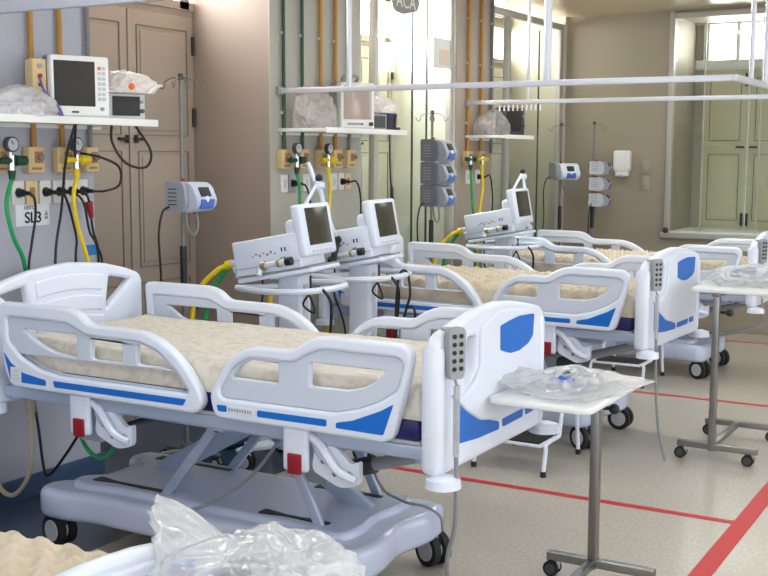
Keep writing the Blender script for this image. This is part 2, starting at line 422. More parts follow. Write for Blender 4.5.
# sashes and shutters at the back of that recess
by = .82
f = MB()
f.box((0, by+.02, 2.61), (2*hw, .08, .09), M['white_flat'], bev=.005).box((0, by+.02, 3.035), (2*hw, .08, .05), M['white_flat'])
for x in (-.425, .425): f.box((x, by+.02, 2.83), (.04, .07, .40), M['white_flat'])
for x in (-.74, .74): f.box((x, by+.02, 2.83), (.06, .07, .40), M['white_flat'])
f.box((0, by+.02, 2.83), (.2, .07, .40), M['white_flat'])
f.box((-hw+.05, by+.03, 2.83), (.12, .05, .45), M['shutter']).box((hw-.05, by+.03, 2.83), (.12, .05, .45), M['shutter'])
f.build('sash', d)
MB().box((0, by+.06, 2.83), (2*hw-.1, .006, .42), M['sky2']).build('daylight_pane', d)
for k, (a, b) in enumerate(((-.76, -.305), (-.30, .145), (.155, .455), (.46, .76))):
    L = MB(); c = (a+b)/2; ww = b-a-.006
    L.box((c, by+.03, (WZ+2.56)/2), (ww, .04, 2.56-WZ), M['shutter_g'], bev=.004)
    for za, zb in ((1.03, 1.70), (1.84, 2.47)):
        for xx, zz, sx, sz in ((c-ww/2+.07, (za+zb)/2, .007, zb-za), (c+ww/2-.07, (za+zb)/2, .007, zb-za), (c, za, ww-.14, .007), (c, zb, ww-.14, .007)):
            L.box((xx, by+.009, zz), (sx, .012, sz), M['groove'])
        L.box((c, by+.008, (za+zb)/2), (ww-.2, .01, zb-za-.06), M['shutter_g'], bev=.004)
    lf = L.build('shutter', d)
    s = 1 if k % 2 == 0 else -1
    MB().box((c+s*(ww/2-.06), by-.005, 1.775), (.08, .03, .02), M['hinge'], bev=.003).build('latch', lf)
    for zz in (1.04, 2.45): MB().box((c+s*(ww/2-.02), by+.0, zz), (.022, .03, .13), M['hinge'], bev=.003).build('bolt', lf)
MB().box((-hw+.045, by+.03, (WZ+2.56)/2), (.09, .05, 2.56-WZ), M['shutter']).box((hw-.045, by+.03, (WZ+2.56)/2), (.09, .05, 2.56-WZ), M['shutter']).build('jamb', d)
x = MB().ball((-hw-.005, -.05, WZ+.03), .028, M['hinge']).build('corner_bolt', d)
MB().box((0, .43, WZ+.012), (2*hw-.02, .78, .02), M['white_flat'], bev=.004).build('window_sill', d)
# unseen sides close the room; tall windows added there as frontal fill light
for i, (y, ) in enumerate(((-.4,), (2.4,), (5.2,), (8.0,))):
    d = bpy.data.objects.new(f'window_{7+i}', None); COL.objects.link(d); d.location = (3.70, y, 1.75); struct(d)
    f = MB()
    for yy in (-.66, 0, .66): f.box((-.01, yy, 0), (.05, .07, 1.9), M['white_flat'])
    for zz in (-.93, .3, .93): f.box((-.01, 0, zz), (.05, 1.39, .07), M['white_flat'])
    f.build('window_frame', d)
    MB().box((-.004, 0, 0), (.006, 1.3, 1.85), M['sky_fill']).build('pane', d)
for i, x in enumerate((-2.2, .8)):  # added fill windows behind the camera
    d = bpy.data.objects.new(f'window_{11+i}', None); COL.objects.link(d); d.location = (x, -2.20, 1.75); struct(d)
    f = MB()
    for xx in (-.66, 0, .66): f.box((xx, .01, 0), (.07, .05, 1.9), M['white_flat'])
    for zz in (-.93, .3, .93): f.box((0, .01, zz), (1.39, .05, .07), M['white_flat'])
    f.build('window_frame', d)
    MB().box((0, .004, 0), (1.3, .006, 1.85), M['sky_fill']).build('pane', d)
struct(MB().box((3.75, 5, CZ/2), (.1, 14.6, CZ), M['wall_end']).build('wall_right'))
struct(MB().box((-.6, -2.25, CZ/2), (8.8, .1, CZ), M['wall_end']).build('wall_front'))
struct(MB().box((-5.0, 5, CZ/2), (.05, 14.6, CZ), M['wall_beige']).build('wall_outer'))
b = MB()
for y0, y1 in ((-2.2, 4.36), (5.89, 7.01), (8.52, 9.26)): b.box((WX+.016, (y0+y1)/2, .055), (.016, y1-y0, .11), M['skirt'], bev=.003)
struct(b.build('baseboard_left'))
struct(MB().box((0, EY-.008, .05), (7.5, .016, .1), M['wall_end'], bev=.003).build('baseboard_back'))
# red tape on the floor
struct(MB().box((-1.10, 5, .0012), (.085, 14, .0016), M['redline']).build('trim_2'))
for i, y in enumerate((2.57, 5.225, 7.85, 10.5)):
    struct(MB().box((-2.26, y, .0010), (2.30, .05, .0014), M['redline']).build(f'trim_{i+3}'))

# ------------------------------------------------------------------ hospital beds
CX, CYB = 2.75, 3.727
def lx(pts): return [(x+CX, z) for x, z in pts]
HEAD_OUT = fillet(lx([(-3.74, 1.072), (-3.345, 1.072), (-3.285, 1.055), (-3.235, 1.014), (-2.955, 1.011), (-2.87, .985), (-2.79, .94), (-2.715, .865), (-2.668, .80), (-2.660, .755), (-2.70, .717), (-3.68, .717), (-3.72, .80)]), .035)
HEAD_H = [fillet(lx([(-3.61, .967), (-3.305, .967), (-3.305, .872), (-3.435, .884), (-3.53, .915)]), .012),
          fillet(lx([(-3.226, .962), (-3.062, .962), (-3.062, .874), (-3.226, .874)]), .012),
          fillet(lx([(-2.987, .962), (-2.90, .953), (-2.838, .922), (-2.797, .876), (-2.987, .876)]), .012)]
HEAD_IN = fillet(lx([(-3.695, 1.012), (-3.35, 1.010), (-3.30, .99), (-3.25, .968), (-2.97, .966), (-2.88, .94), (-2.79, .875), (-2.725, .80), (-2.74, .79), (-3.40, .79), (-3.52, .808), (-3.62, .85), (-3.69, .91)]), .02)
HEAD_DEC = [lx([(-3.712, .862), (-3.669, .818), (-3.603, .784), (-3.472, .766), (-3.473, .742), (-3.675, .742)]), lx([(-3.431, .768), (-2.736, .770), (-2.752, .744), (-3.424, .742)])]
FOOT_OUT = fillet(lx([(-2.612, .735), (-2.63, .80), (-2.60, .855), (-2.554, .925), (-2.50, .968), (-2.43, .998), (-2.255, .999), (-2.21, 1.03), (-2.16, 1.054), (-2.10, 1.061), (-1.805, 1.060), (-1.772, 1.03), (-1.785, .95), (-1.845, .735), (-1.88, .715), (-2.59, .715)]), .03)
FOOT_H = [fillet(lx([(-2.533, .872), (-2.482, .926), (-2.419, .957), (-2.322, .958), (-2.322, .872)]), .012),
          fillet(lx([(-2.185, .962), (-1.875, .962), (-1.916, .922), (-1.965, .895), (-2.028, .879), (-2.187, .876)]), .012)]
FOOT_IN = fillet(lx([(-2.578, .80), (-2.582, .83), (-2.52, .915), (-2.45, .954), (-2.25, .957), (-2.19, .995), (-2.13, 1.014), (-1.825, 1.012), (-1.803, .99), (-1.83, .90), (-1.90, .853), (-1.98, .82), (-2.08, .795), (-2.56, .792)]), .02)
FOOT_DEC = [lx([(-2.592, .767), (-2.545, .768), (-2.545, .744), (-2.585, .743)]), lx([(-2.407, .767), (-2.108, .769), (-2.109, .744), (-2.407, .743)]),
            lx([(-2.07, .763), (-2.002, .778), (-1.952, .799), (-1.891, .825), (-1.84, .854), (-1.880, .742), (-2.07, .744)])]
PL = {}
def side_rail(bed, kind, s, dz, drop):
    """s=-1: rail on the -y side, s=+1: on the +y side; outward face carries the decals"""
    out, hol, inn, dec = (HEAD_OUT, HEAD_H, HEAD_IN, HEAD_DEC) if kind == 'head' else (FOOT_OUT, FOOT_H, FOOT_IN, FOOT_DEC)
    if kind not in PL: PL[kind] = (plate(out, [inn], .046, .012), plate([(x, z) for x, z in inn], hol, .026, .006))
    # local x -> x, local y -> z, local z -> outward
    mx = MX((1, 0, 0), (0, 0, 1), (0, s, 0), (0, s*.447, dz+drop))
    mb = MB(); mb.add_mesh(PL[kind][0], M['white'], mx); mb.add_mesh(PL[kind][1], M['inset'], mx)
    r = mb.build('side_rail', bed)
    db = MB()
    for p in dec: db.prism(fillet(p, .006, 2), .0205, .0245, M['blue'], lambda u, v, w: (u, s*(.447+w), v+dz+drop))
    x = db.build('blue_decal', r); x['label'] = 'blue decal strips'
    lb = MB()
    if kind == 'head':
        lb.box((-3.641+CX, s*.4735, .773+dz+drop), (.06, .003, .062), M['label'])
        for k in range(3): lb.box((-3.641+CX, s*.4755, .757+.016*k+dz+drop), (.034, .001, .003), M['lgrey'])
    else:
        lb.box((-2.481+CX, s*.4725, .756+dz+drop), (.118, .003, .024), M['label'])
        for k in range(9): lb.box((-2.53+.012*k+CX, s*.4745, .756+dz+drop), (.007, .001, .010 if k % 3 else .014), M['grey'])
    x = lb.build('sticker', r); x['label'] = 'small white sticker'
    # hinge bracket with red release tag
    xb = (-3.315 if kind == 'head' else -2.26)+CX
    h = MB()
    h.box((xb, s*.435, .64+dz+drop), (.105, .03, .17), M['white'], bev=.012)
    h.prism(fillet([(xb+.05, .56), (xb+.07, .67), (xb+.15, .66), (xb+.22, .60), (xb+.25, .62), (xb+.25, .53), (xb+.17, .51)], .025), s*.40-.012, s*.40+.012, M['white'], lambda u, v, w: (u, w, v+dz+drop))
    h.tube([(xb+.02, s*.41, .70+dz+drop), (xb+.10, s*.43, .66+dz+drop), (xb+.17, s*.43, .58+dz+drop), (xb+.24, s*.42, .55+dz+drop)], .016, M['white'])
    h.cyl((xb+.22, s*.385, .56+dz+drop), (xb+.22, s*.425, .56+dz+drop), .012, M['chrome'])
    for q in ((.10, .60), (.15, .56), (.21, .57)): h.cyl((xb+q[0], s*.412, q[1]+dz+drop), (xb+q[0], s*.418, q[1]+dz+drop), .009, M['chrome'], seg=10)
    h.tube([(xb+.06, s*.42, .69+dz+drop), (xb+.09, s*.425, .63+dz+drop), (xb+.13, s*.425, .60+dz+drop)], .011, M['steel'])
    hb = h.build('hinge_bracket', bed)
    x = MB().box((xb+.003, s*.453, .585+dz+drop), (.058, .012, .075), M['red'], bev=.004).build('release_tag', hb); x['label'] = 'red release tag'

def half(pts):  # mirror a half outline given for y>=0 from top centre to bottom
    return [(y, z) for y, z in pts]+[(-y, z) for y, z in pts[::-1] if y > 1e-6]
def grid_pad(bed, x0, x1, y0, y1, z0, z1, style, seed):
    nx, ny = 130, 60
    bm = bmesh.new(); V = []
    amp, wl = (.0035, .11) if style == 'cloth' else (.026, .105)
    for i in range(nx+1):
        row = []
        for j in range(ny+1):
            u, v = i/nx, j/ny; x, y = x0+(x1-x0)*u, y0+(y1-y0)*v
            ed = min(x-x0, x1-x, y-y0, y1-y)
            rise = min(1, max(0, ed/.05)); zz = z0+(z1-z0)*math.sqrt(max(0, 1-(1-rise)**2))
            if style == 'cloth':
                d = .006*noise.noise(Vector((x*4, y*9, seed)))+amp*math.sin(2*PI*(y/.06+.8*noise.noise(Vector((x*3, y*2, seed+3)))))+.003*noise.noise(Vector((x*18, y*26, seed)))
            else:
                d = amp*math.sin(2*PI*x/wl)*math.sin(2*PI*y/wl)+.006*noise.noise(Vector((x*6, y*6, seed)))
            row.append(bm.verts.new((x, y, zz+d*rise)))
        V.append(row)
    for i in range(nx):
        for j in range(ny): f = bm.faces.new((V[i][j], V[i+1][j], V[i+1][j+1], V[i][j+1])); f.smooth = True
    # skirt and underside
    ring = [V[i][0] for i in range(nx+1)]+[V[nx][j] for j in range(1, ny+1)]+[V[i][ny] for i in range(nx-1, -1, -1)]+[V[0][j] for j in range(ny-1, 0, -1)]
    low = [bm.verts.new((v.co.x, v.co.y, z0-.006)) for v in ring]; n = len(ring)
    for i in range(n): bm.faces.new((ring[i], ring[(i+1) % n], low[(i+1) % n], low[i]))
    bm.faces.new(low)
    bmesh.ops.recalc_face_normals(bm, faces=bm.faces[:])
    me = bpy.data.meshes.new('mattress_pad'); bm.to_mesh(me); bm.free(); me.materials.append(M['pad' if style == 'cloth' else 'foam'])
    o = bpy.data.objects.new('mattress_pad', me); COL.objects.link(o); o.parent = bed
    return o

def caster(parent, name, x, y, r, wheel_w=.03, fork=True, yaw=0, top=.14, cover=False, hubm='lgrey'):
    mb = MB(); rot = Matrix.Rotation(yaw, 3, 'Z')
    P = lambda a, b, c: tuple(Vector((x, y, 0))+rot@Vector((a, b, c)))
    for s in (-1, 1):
        mb.cyl(P(-.02, s*.012, r), P(-.02, s*(.012+wheel_w), r), r, M['rubber'], seg=22)
    o = mb.build(name, parent)
    h = MB()
    h.cyl(P(-.02, -.016-wheel_w, r), P(-.02, .016+wheel_w, r), r*.66, M[hubm], seg=18)
    x1 = h.build('hub', o); x1['label'] = 'pale grey wheel hub' if hubm == 'lgrey' else 'dark wheel hub'
    fk = MB().cyl(P(0, 0, r), P(0, 0, top), .013, M['chrome'], seg=10).box(P(-.01, 0, r*1.25), (r*.9, .02, r*1.1), M['black'] if not cover else M['white'], bev=.006)
    if cover: fk.box(P(-.02, 0, 2*r+.006), (r*1.5, .07, .022), M['white'], bev=.01)
    fk.build('fork', o)
    return o

def make_bed(loc, label, style, dz=0, drop=0, rz=0, seed=0, far_drop=None, pad_up=0):
    bed = thing('hospital_bed', label, 'hospital bed', loc, rz, 'ward beds')
    # moulded base cover
    bo = [(-.92, -.36), (-.76, -.37), (-.64, -.335), (.46, -.335), (.58, -.37), (.70, -.36), (.72, -.20), (.68, 0), (.72, .20), (.70, .36), (.58, .37), (.50, .335), (-.64, .335), (-.76, .37), (-.92, .36), (-.95, .24), (-.82, .12), (-.82, -.12), (-.95, -.24)]
    mb = MB(); mb.add_mesh(plate(fillet(bo, .06), [], .13, .032), M['cover'], Matrix.Translation((0, 0, .195)))
    mb.add_mesh(plate(fillet([(x*.86-.01, y*.78) for x, y in bo], .06), [], .05, .02), M['cover'], Matrix.Translation((0, 0, .262)))
    base = mb.build('base_cover', bed)
    for x0, x1 in ((-.72, -.30), (.16, .48)):
        for y in (-.20, .20):
            x = MB().add_mesh(plate(fillet([(x0, y-.03), (x0+.12, y-.01), (x1, y-.016), (x1, y+.016), (x0+.12, y+.01), (x0, y+.03)], .012), [], .006, .001), M['black'], Matrix.Translation((0, 0, .2875))).build('arm_slot', base); x['label'] = 'black slot for a lift arm'
    for cx, cy in ((-.83, -.30), (-.83, .30), (.68, -.30), (.68, .30)): caster(bed, 'caster', cx, cy, .07, yaw=random.uniform(-.5, .5))
    # scissor lift arms
    zt = .64+dz
    for xa, xb in ((-.32, -.02), (.45, .27)):
        for y in (-.22, .22):
            a, b = Vector((xa, y, .275)), Vector((xb, y, zt)); d_ = (b-a)
            ang = math.atan2(d_.x, d_.z)
            MB().box((a+b)/2, (.040, .022, d_.length+.03), M['steel'], rot=Matrix.Rotation(ang, 3, 'Y'), bev=.005).cyl((xb, y-.03, zt-.03), (xb, y+.03, zt-.03), .02, M['chrome']).build('lift_arm', bed)
        mid = (xa+xb)/2
    for xa, xb, y in ((-.62, -.12, .10), (.50, .05, .06)):
        a, b = Vector((xa, y, .26)), Vector((xb, y, zt-.10)); d_ = b-a
        MB().box((a+b)/2, (.085, .03, d_.length), M['steel'], rot=Matrix.Rotation(math.atan2(d_.x, d_.z), 3, 'Y'), bev=.006).build('lift_arm', bed)
    MB().cyl((.35, .02, .42+dz*.5), (.95, .02, .60+dz), .026, M['grey']).cyl((.30, .02, .40+dz*.5), (.55, .02, .48+dz*.6), .036, M['darkgrey']).box((.30, .02, .42+dz*.5), (.12, .10, .09), M['grey'], bev=.01).build('actuator', bed)
    # frame
    fr = MB()
    for y in (-.40, .40): fr.box((0.0, y, .682+dz), (2.06, .035, .048), M['steel'], bev=.006)
    for xx in (-.98, -.4, .1, .55, .98): fr.box((xx, 0, .665+dz), (.05, .80, .045), M['steel'], bev=.004)
    for y in (-.24, .24): fr.box((0, y, .63+dz), (1.5, .04, .05), M['steel'], bev=.004)
    fr.box((0, 0, .713+dz), (1.96, .82, .012), M['lgrey'])
    fr.box((-.62, -.30, .57+dz), (.12, .06, .15), M['steel'], bev=.006).box((.42, -.28, .60+dz), (.12, .06, .12), M['steel'], bev=.006)
    fr.build('frame', bed)
    # mattress and overlay
    MB().box((0, 0, .762+dz), (1.97, .845, .085), M['navy'], bev=.02).build('mattress', bed)
    grid_pad(bed, -.985, .99, -.420, .420, .802+dz+pad_up, .918+dz+pad_up, style, seed)
    # footboard
    top = [(0, 1.162), (.17, 1.150), (.33, 1.122), (.42, 1.104), (.458, 1.075), (.458, .625)]
    fx = 1.06
    fo = fillet(half(top), .03)
    hole = [fillet([(-.235, 1.065), (-.16, 1.068), (-.165, .945), (-.20, .905), (-.245, .885), (-.25, .93)], .02)]
    mxf = MX((0, 1, 0), (0, 0, 1), (1, 0, 0), (fx, -.03, dz))
    mb = MB(); mb.add_mesh(plate(fo, hole, .05, .016), M['white'], mxf)
    for s in (-1, 1): mb.box((fx-.005, s*.43-.03, .85+dz), (.078, .062, .445), M['white'], bev=.03)
    rp = [(-.145, 1.09), (-.15, .95), (-.20, .90), (-.30, .87), (-.37, .895), (-.26, .82), (-.14, .76), (0, .735), (.14, .76), (.26, .82), (.37, .895), (.40, 1.02), (.36, 1.09), (.18, 1.12), (0, 1.135)]
    mb.add_mesh(plate(fillet(rp, .02), [], .02, .008), M['white'], mxf @ Matrix.Translation((0, 0, .026)))
    fb = mb.build('footboard', bed)
    db = MB(); F = lambda o: (lambda u, v, w: (fx+o+w, u, v+dz))
    db.prism(fillet([(-.023, 1.078), (.06, 1.088), (.15, 1.094), (.289, 1.086), (.281, 1.003), (.238, .979), (.152, .963), (.069, .965), (-.020, .989)], .01), .034, .038, M['blue'], F(0))
    db.prism(fillet([(-.359, .881), (-.305, .852), (-.233, .806), (-.128, .756), (-.002, .722), (-.001, .693), (-.17, .698), (-.266, .706), (-.33, .712), (-.359, .728)], .01), .0245, .0285, M['blue'], F(0))
    db.prism(fillet([(.033, .724), (.218, .727), (.215, .697), (.034, .695)], .006), .0245, .0285, M['blue'], F(0))
    db.prism(fillet([(.249, .727), (.32, .729), (.318, .700), (.249, .698)], .006), .0245, .0285, M['blue'], F(0))
    x = db.build('blue_decal', fb); x['label'] = 'blue decals on the footboard'
    # headboard
    ho = fillet(half([(0, 1.197), (.22, 1.178), (.36, 1.147), (.455, 1.115), (.482, 1.08), (.482, .62)]), .03)
    hh = [fillet([(s*.255, 1.113), (s*.40, 1.087), (s*.23, .962)], .012) for s in (1, -1)]
    mxh = MX((0, 1, 0), (0, 0, 1), (1, 0, 0), (-1.06, -.015, dz))
    mb = MB(); mb.add_mesh(plate(ho, hh, .05, .016), M['white'], mxh)
    for za, zb in ((1.07, 1.145), (.975, 1.045), (.88, .955)):
        c = lambda y: -.45*y*y
        mb.add_mesh(plate(fillet([(y, zb+c(y)) for y in (-.21, -.1, 0, .1, .21)]+[(y, za+c(y)) for y in (.2, .1, 0, -.1, -.2)], .01), [], .02, .007), M['white'], mxh @ Matrix.Translation((0, 0, .022)))
    mb.build('headboard', bed)
    for x in (-1.06, fx+.03):
        for s in (-1, 1):
            MB().cyl((x, s*.445-.01, .592+dz), (x, s*.445-.01, .622+dz), .062, M['white'], r2=.058, seg=24).ball((x, s*.445-.01, .61+dz), .06, M['white'], (1, 1, .42)).build('bumper_roller', bed)
    for k in ('head', 'foot'):
        for s in (-1, 1): side_rail(bed, k, s, dz, drop if not (s > 0 and far_drop is not None) else far_drop)
    return bed

def hand_control(bx, by, dz, where, cable_to, rz=0):
    t = thing('hand_control', f'grey hand control hanging on the footboard of the {where}', 'remote control', (bx+1.115*math.cos(rz)+.43*math.sin(rz), by-.425*math.cos(rz)+1.115*math.sin(rz), .955+dz), rz-.45, 'bed hand controls')
    b = MB().prism(fillet([(-.030, .02), (-.025, 0), (.025, 0), (.030, .02), (.035, .155), (.025, .172), (-.025, .172), (-.035, .155)], .012), -.012, .014, M['grey'], lambda u, v, w: (w, u, v))
    b.box((-.035, 0, .158), (.05, .03, .012), M['grey'], bev=.003).box((-.056, 0, .14), (.012, .03, .05), M['grey'], bev=.003)
    b.build('body', t)
    k = MB().box((.0135, 0, .09), (.002, .05, .14), M['grey'])
    for r in range(5):
        for s in (-1, 1): k.cyl((.013, s*.014, .035+.027*r), (.018, s*.014, .035+.027*r), .008, M['black'], seg=10)
    x = k.build('buttons', t); x['label'] = 'two columns of dark buttons'
    c = MB(); pts = []
    for i in range(240):
        u = i/239; z = -.02-u*.24
        pts.append((.012+.010*math.cos(i*.9), .010*math.sin(i*.9), z))
    c.tube(pts, .003, M['lgrey'], seg=5, smooth=False)
    c.tube([(0, 0, 0), (.012, 0, -.02)], .005, M['grey'], smooth=False)
    c.tube([(.012, 0, -.26), (.02, -.004, -.36)] + cable_to, .008, M['tube_grey'], seg=7)
    c.build('coiled_cable', t)
    return t

BY = (CYB, CYB+2.672, CYB+5.315)
bed1 = make_bed((-CX, BY[0], 0), 'raised white hospital bed in the foreground with a smooth cream mattress pad', 'cloth', seed=1)
P2, R2 = (-2.853, 6.461, 0), R(-2.95)
bed2 = make_bed(P2, 'white hospital bed in the middle with lumpy foam pad, behind the front table', 'foam', dz=.01, rz=R2, seed=2)
P3 = (-2.83, 8.87, 0)
bed3 = make_bed(P3, 'farthest white hospital bed below the end window, lumpy beige foam pad', 'foam', dz=-.035, seed=3)
bed0 = make_bed((-CX, 1.70, 0), 'nearest lowered hospital bed, only a corner seen at the bottom left', 'foam', dz=-.33, drop=-.10, seed=4, pad_up=.075)
hand_control(-CX, BY[0], 0, 'foreground bed with the smooth pad', [(.02, -.008, -.50), (-.0, -.02, -.60), (-.015, -.01, -.70)])
hand_control(P2[0], P2[1], .01, 'middle bed, behind the front table', [(.02, .0, -.50), (.03, .02, -.75), (.06, .05, -.93)], R2)
hand_control(P3[0], P3[1], -.035, 'farthest bed, at the right photo edge', [(.02, .0, -.44), (-.06, -.05, -.50), (-.3, -.05, -.56), (-.5, .05, -.58)])

# ------------------------------------------------------------------ overbed tables
def make_table(loc, label, top, sx, sy, px, py, side, ztop):
    """top surface spans sx, sy around the post at px,py; side=+1: base runs to +y"""
    t = thing('overbed_table', label, 'table', loc, 0, 'rolling overbed tables')
    x0, x1 = sx; y0, y1 = sy
    mb = MB(); mb.add_mesh(plate(fillet([(x0, y0), (x1, y0), (x1, y1), (x0, y1)], .045), [], .024, .008), M['table'], Matrix.Translation((0, 0, ztop-.012)))
    mb.build('table_top', t)
    MB().box((0, 0, (ztop-.03+.06)/2), (.034, .045, ztop-.09), M['brushed'], bev=.004).build('post', t)
    MB().box((0, .14*side, ztop-.034), (.05, .34, .018), M['brushed'], bev=.003).build('top_bracket', t)
    MB().cyl((.02, 0, ztop-.13), (.06, 0, ztop-.13), .008, M['black']).ball((.07, 0, ztop-.13), .022, M['black']).build('height_knob', t)
    b = MB().box((0.03, 0, .083), (.44, .04, .032), M['brushed'], bev=.003).box((0.03, side*.62, .083), (.44, .04, .032), M['brushed'], bev=.003)
    b.box((0, side*.31, .083), (.034, .62, .03), M['brushed'], bev=.003)
    b.build('base_frame', t)
    for y in (0, side*.62):
        for x in (-.15, .22): caster(t, 'caster', x, y, .032, .012, top=.07, hubm='darkgrey')
    return t
tb1 = make_table((-1.45, 4.18, 0), 'white rolling table in front of the foreground footboard, holding a clear bag', None, (-.195, .188), (-.61, .04), 0, 0, -1, .842)
tb2 = make_table((-1.50, 6.25, 0), 'taller white rolling table at the right, before the farthest bed', None, (-.145, .36), (-.04, .76), 0, 0, 1, .967)
tb0 = make_table((-1.0, 1.75, 0), 'rolling table at the bottom edge under the nearest plastic bag', None, (-.54, .0), (-.10, .56), 0, 0, -1, .66)

# ------------------------------------------------------------------ crumpled plastic bags
def crumple(name, label, loc, size, material, seed, rz=0, rough=1.0, lay=False, group='plastic bags', contents=None, tips=()):
    """crinkled plastic bag: soft body with sharp meeting folds; lay = flat pouch with drawn-out corners"""
    t = thing(name, label, 'plastic bag', loc, rz, group)
    bm = bmesh.new(); bmesh.ops.create_icosphere(bm, subdivisions=6, radius=1)
    o1, o2, o3 = Vector((seed, 0, 0)), Vector((0, seed, 0)), Vector((seed, seed, 0))
    for v in bm.verts:
        n = v.co.copy()
        w = n+.35*Vector((noise.noise(n*1.5+o1), noise.noise(n*1.5+o2), noise.noise(n*1.5+o3)))
        ridge = 1-abs(noise.noise(w*2.3+o1))*2; ridge2 = 1-abs(noise.noise(Vector((w.x*3, w.y*6, w.z*4))+o2))*2; low = noise.noise(n*1.2+o3)
        d = 1+rough*(.30*low+.16*ridge+.09*ridge2-.14)
        x, y = n.x, n.y
        if lay:
            q = (x*x+y*y)**.5; k = max(abs(x), abs(y), .001)
            if q > .001: m_ = (q/k)**.75; x *= m_; y *= m_
        e = 1+(d-1)*(.35 if lay else .8)
        for tx, ty, tz, amt in tips:
            c = (n.x*tx+n.y*ty)/math.hypot(tx, ty)
            if c > .75: f_ = (c-.75)/.25; x += tx*amt*f_*f_; y += ty*amt*f_*f_; n.z = n.z*(1-f_*.7)+tz*f_
        z = n.z*d if not lay else n.z*(.55+.45*d)+.35*rough*(ridge-.6)*max(0, n.z)
        v.co = Vector((x*size[0]*e, y*size[1]*e, size[2]*(max(z, -.3)+.3)))
    for f in bm.faces: f.smooth = True
    me = bpy.data.meshes.new('bag_film'); bm.to_mesh(me); bm.free(); me.materials.append(material)
    o = bpy.data.objects.new('bag_film', me); COL.objects.link(o); o.parent = t
    if contents: contents(t)
    return t
def tubing(seed, sx, sy, z, cols):
    def f(t):
        rnd = random.Random(seed)
        for i, (cname, r) in enumerate(cols):
            pts = [(rnd.uniform(-sx, sx), rnd.uniform(-sy, sy), z*rnd.uniform(.5, 1.1)) for _ in range(5)]
            MB().tube(pts, r, M[cname]).build('tubing', t)
        for i in range(4):
            p = Vector((rnd.uniform(-sx, sx), rnd.uniform(-sy, sy), z*.8)); q = p+Vector((rnd.uniform(-.06, .06), rnd.uniform(-.06, .06), .01))
            MB().cyl(p, q, .014, M[['lgrey', 'dgreen', 'pumpblue', 'clear'][i]]).build('connector', t)
    return f
crumple('plastic_bag', 'clear bag of tubing on the front white rolling table', (-1.44, 3.88, .842), (.19, .24, .042), M['bag'], 3, R(-10), 1.0, True, tips=((1, 1, 0, .15), (-1, -.35, 1.0, .12), (.2, -1, 0, .1)),
        contents=tubing(1, .12, .15, .045, (('clear', .011), ('pumpblue', .006), ('lgrey', .012), ('darkgrey', .006))))
crumple('plastic_bag', 'clear bag with bluish bits on the taller table at the right', (-1.37, 6.60, .967), (.24, .24, .075), M['bag'], 8, .3, 1.2, True, tips=((-1, .2, 0, .12), (1, -.3, .1, .1)),
        contents=tubing(2, .15, .12, .07, (('pumpblue', .010), ('dgreen', .006), ('lgrey', .012), ('navy', .008))))
crumple('plastic_bag', 'large crumpled clear bag at the bottom edge beside the nearest bed', (-1.40, 1.94, .66), (.24, .24, .15), M['bag'], 14, .5, 1.1, False, tips=((-1, .75, 1.1, .30),),
        contents=tubing(3, .16, .12, .11, (('clear', .012), ('dgreen', .010), ('lgrey', .012), ('clear', .009))))

# ------------------------------------------------------------------ step stools
def make_stool(loc, label):
    t = thing('step_stool', label, 'step stool', loc, 0, 'two-step stools')
    W = .19
    for (y, z, dep) in ((.13, .165, .24), (.40, .34, .22)):
        s = MB(); s.box((0, y, z-.008), (2*W-.02, dep, .016), M['white'], bev=.004); st = s.build('step', t)
        x = MB().box((0, y, z+.004), (2*W-.05, dep-.03, .01), M['rubber'], bev=.003).build('mat', st); x['label'] = 'black ribbed rubber mat'
    for s in (-1, 1):
        MB().tube([(s*(W+.012), .0, .02), (s*(W+.012), .03, .13), (s*W, .07, .16), (s*W, .25, .165)], .012, M['white'], sub=5).build('leg', t)
        MB().tube([(s*W, .25, .165), (s*W, .29, .30), (s*W, .32, .335), (s*W, .50, .34)], .012, M['white'], sub=5).build('side_tube', t)
        MB().tube([(s*W, .50, .34), (s*W, .53, .18), (s*(W+.006), .54, .02)], .012, M['white'], sub=5).build('leg', t)
        for y, xx in ((0, W+.012), (.54, W+.006)): MB().cyl((s*xx, y, 0), (s*xx, y, .03), .016, M['black'], seg=12).build('rubber_foot', t)
    return t
make_stool((-2.385, 5.47, 0), 'step stool with black mats behind the foreground footboard')
make_stool((-2.64, 8.0, 0), 'far step stool with black mats, beside the farthest bed')

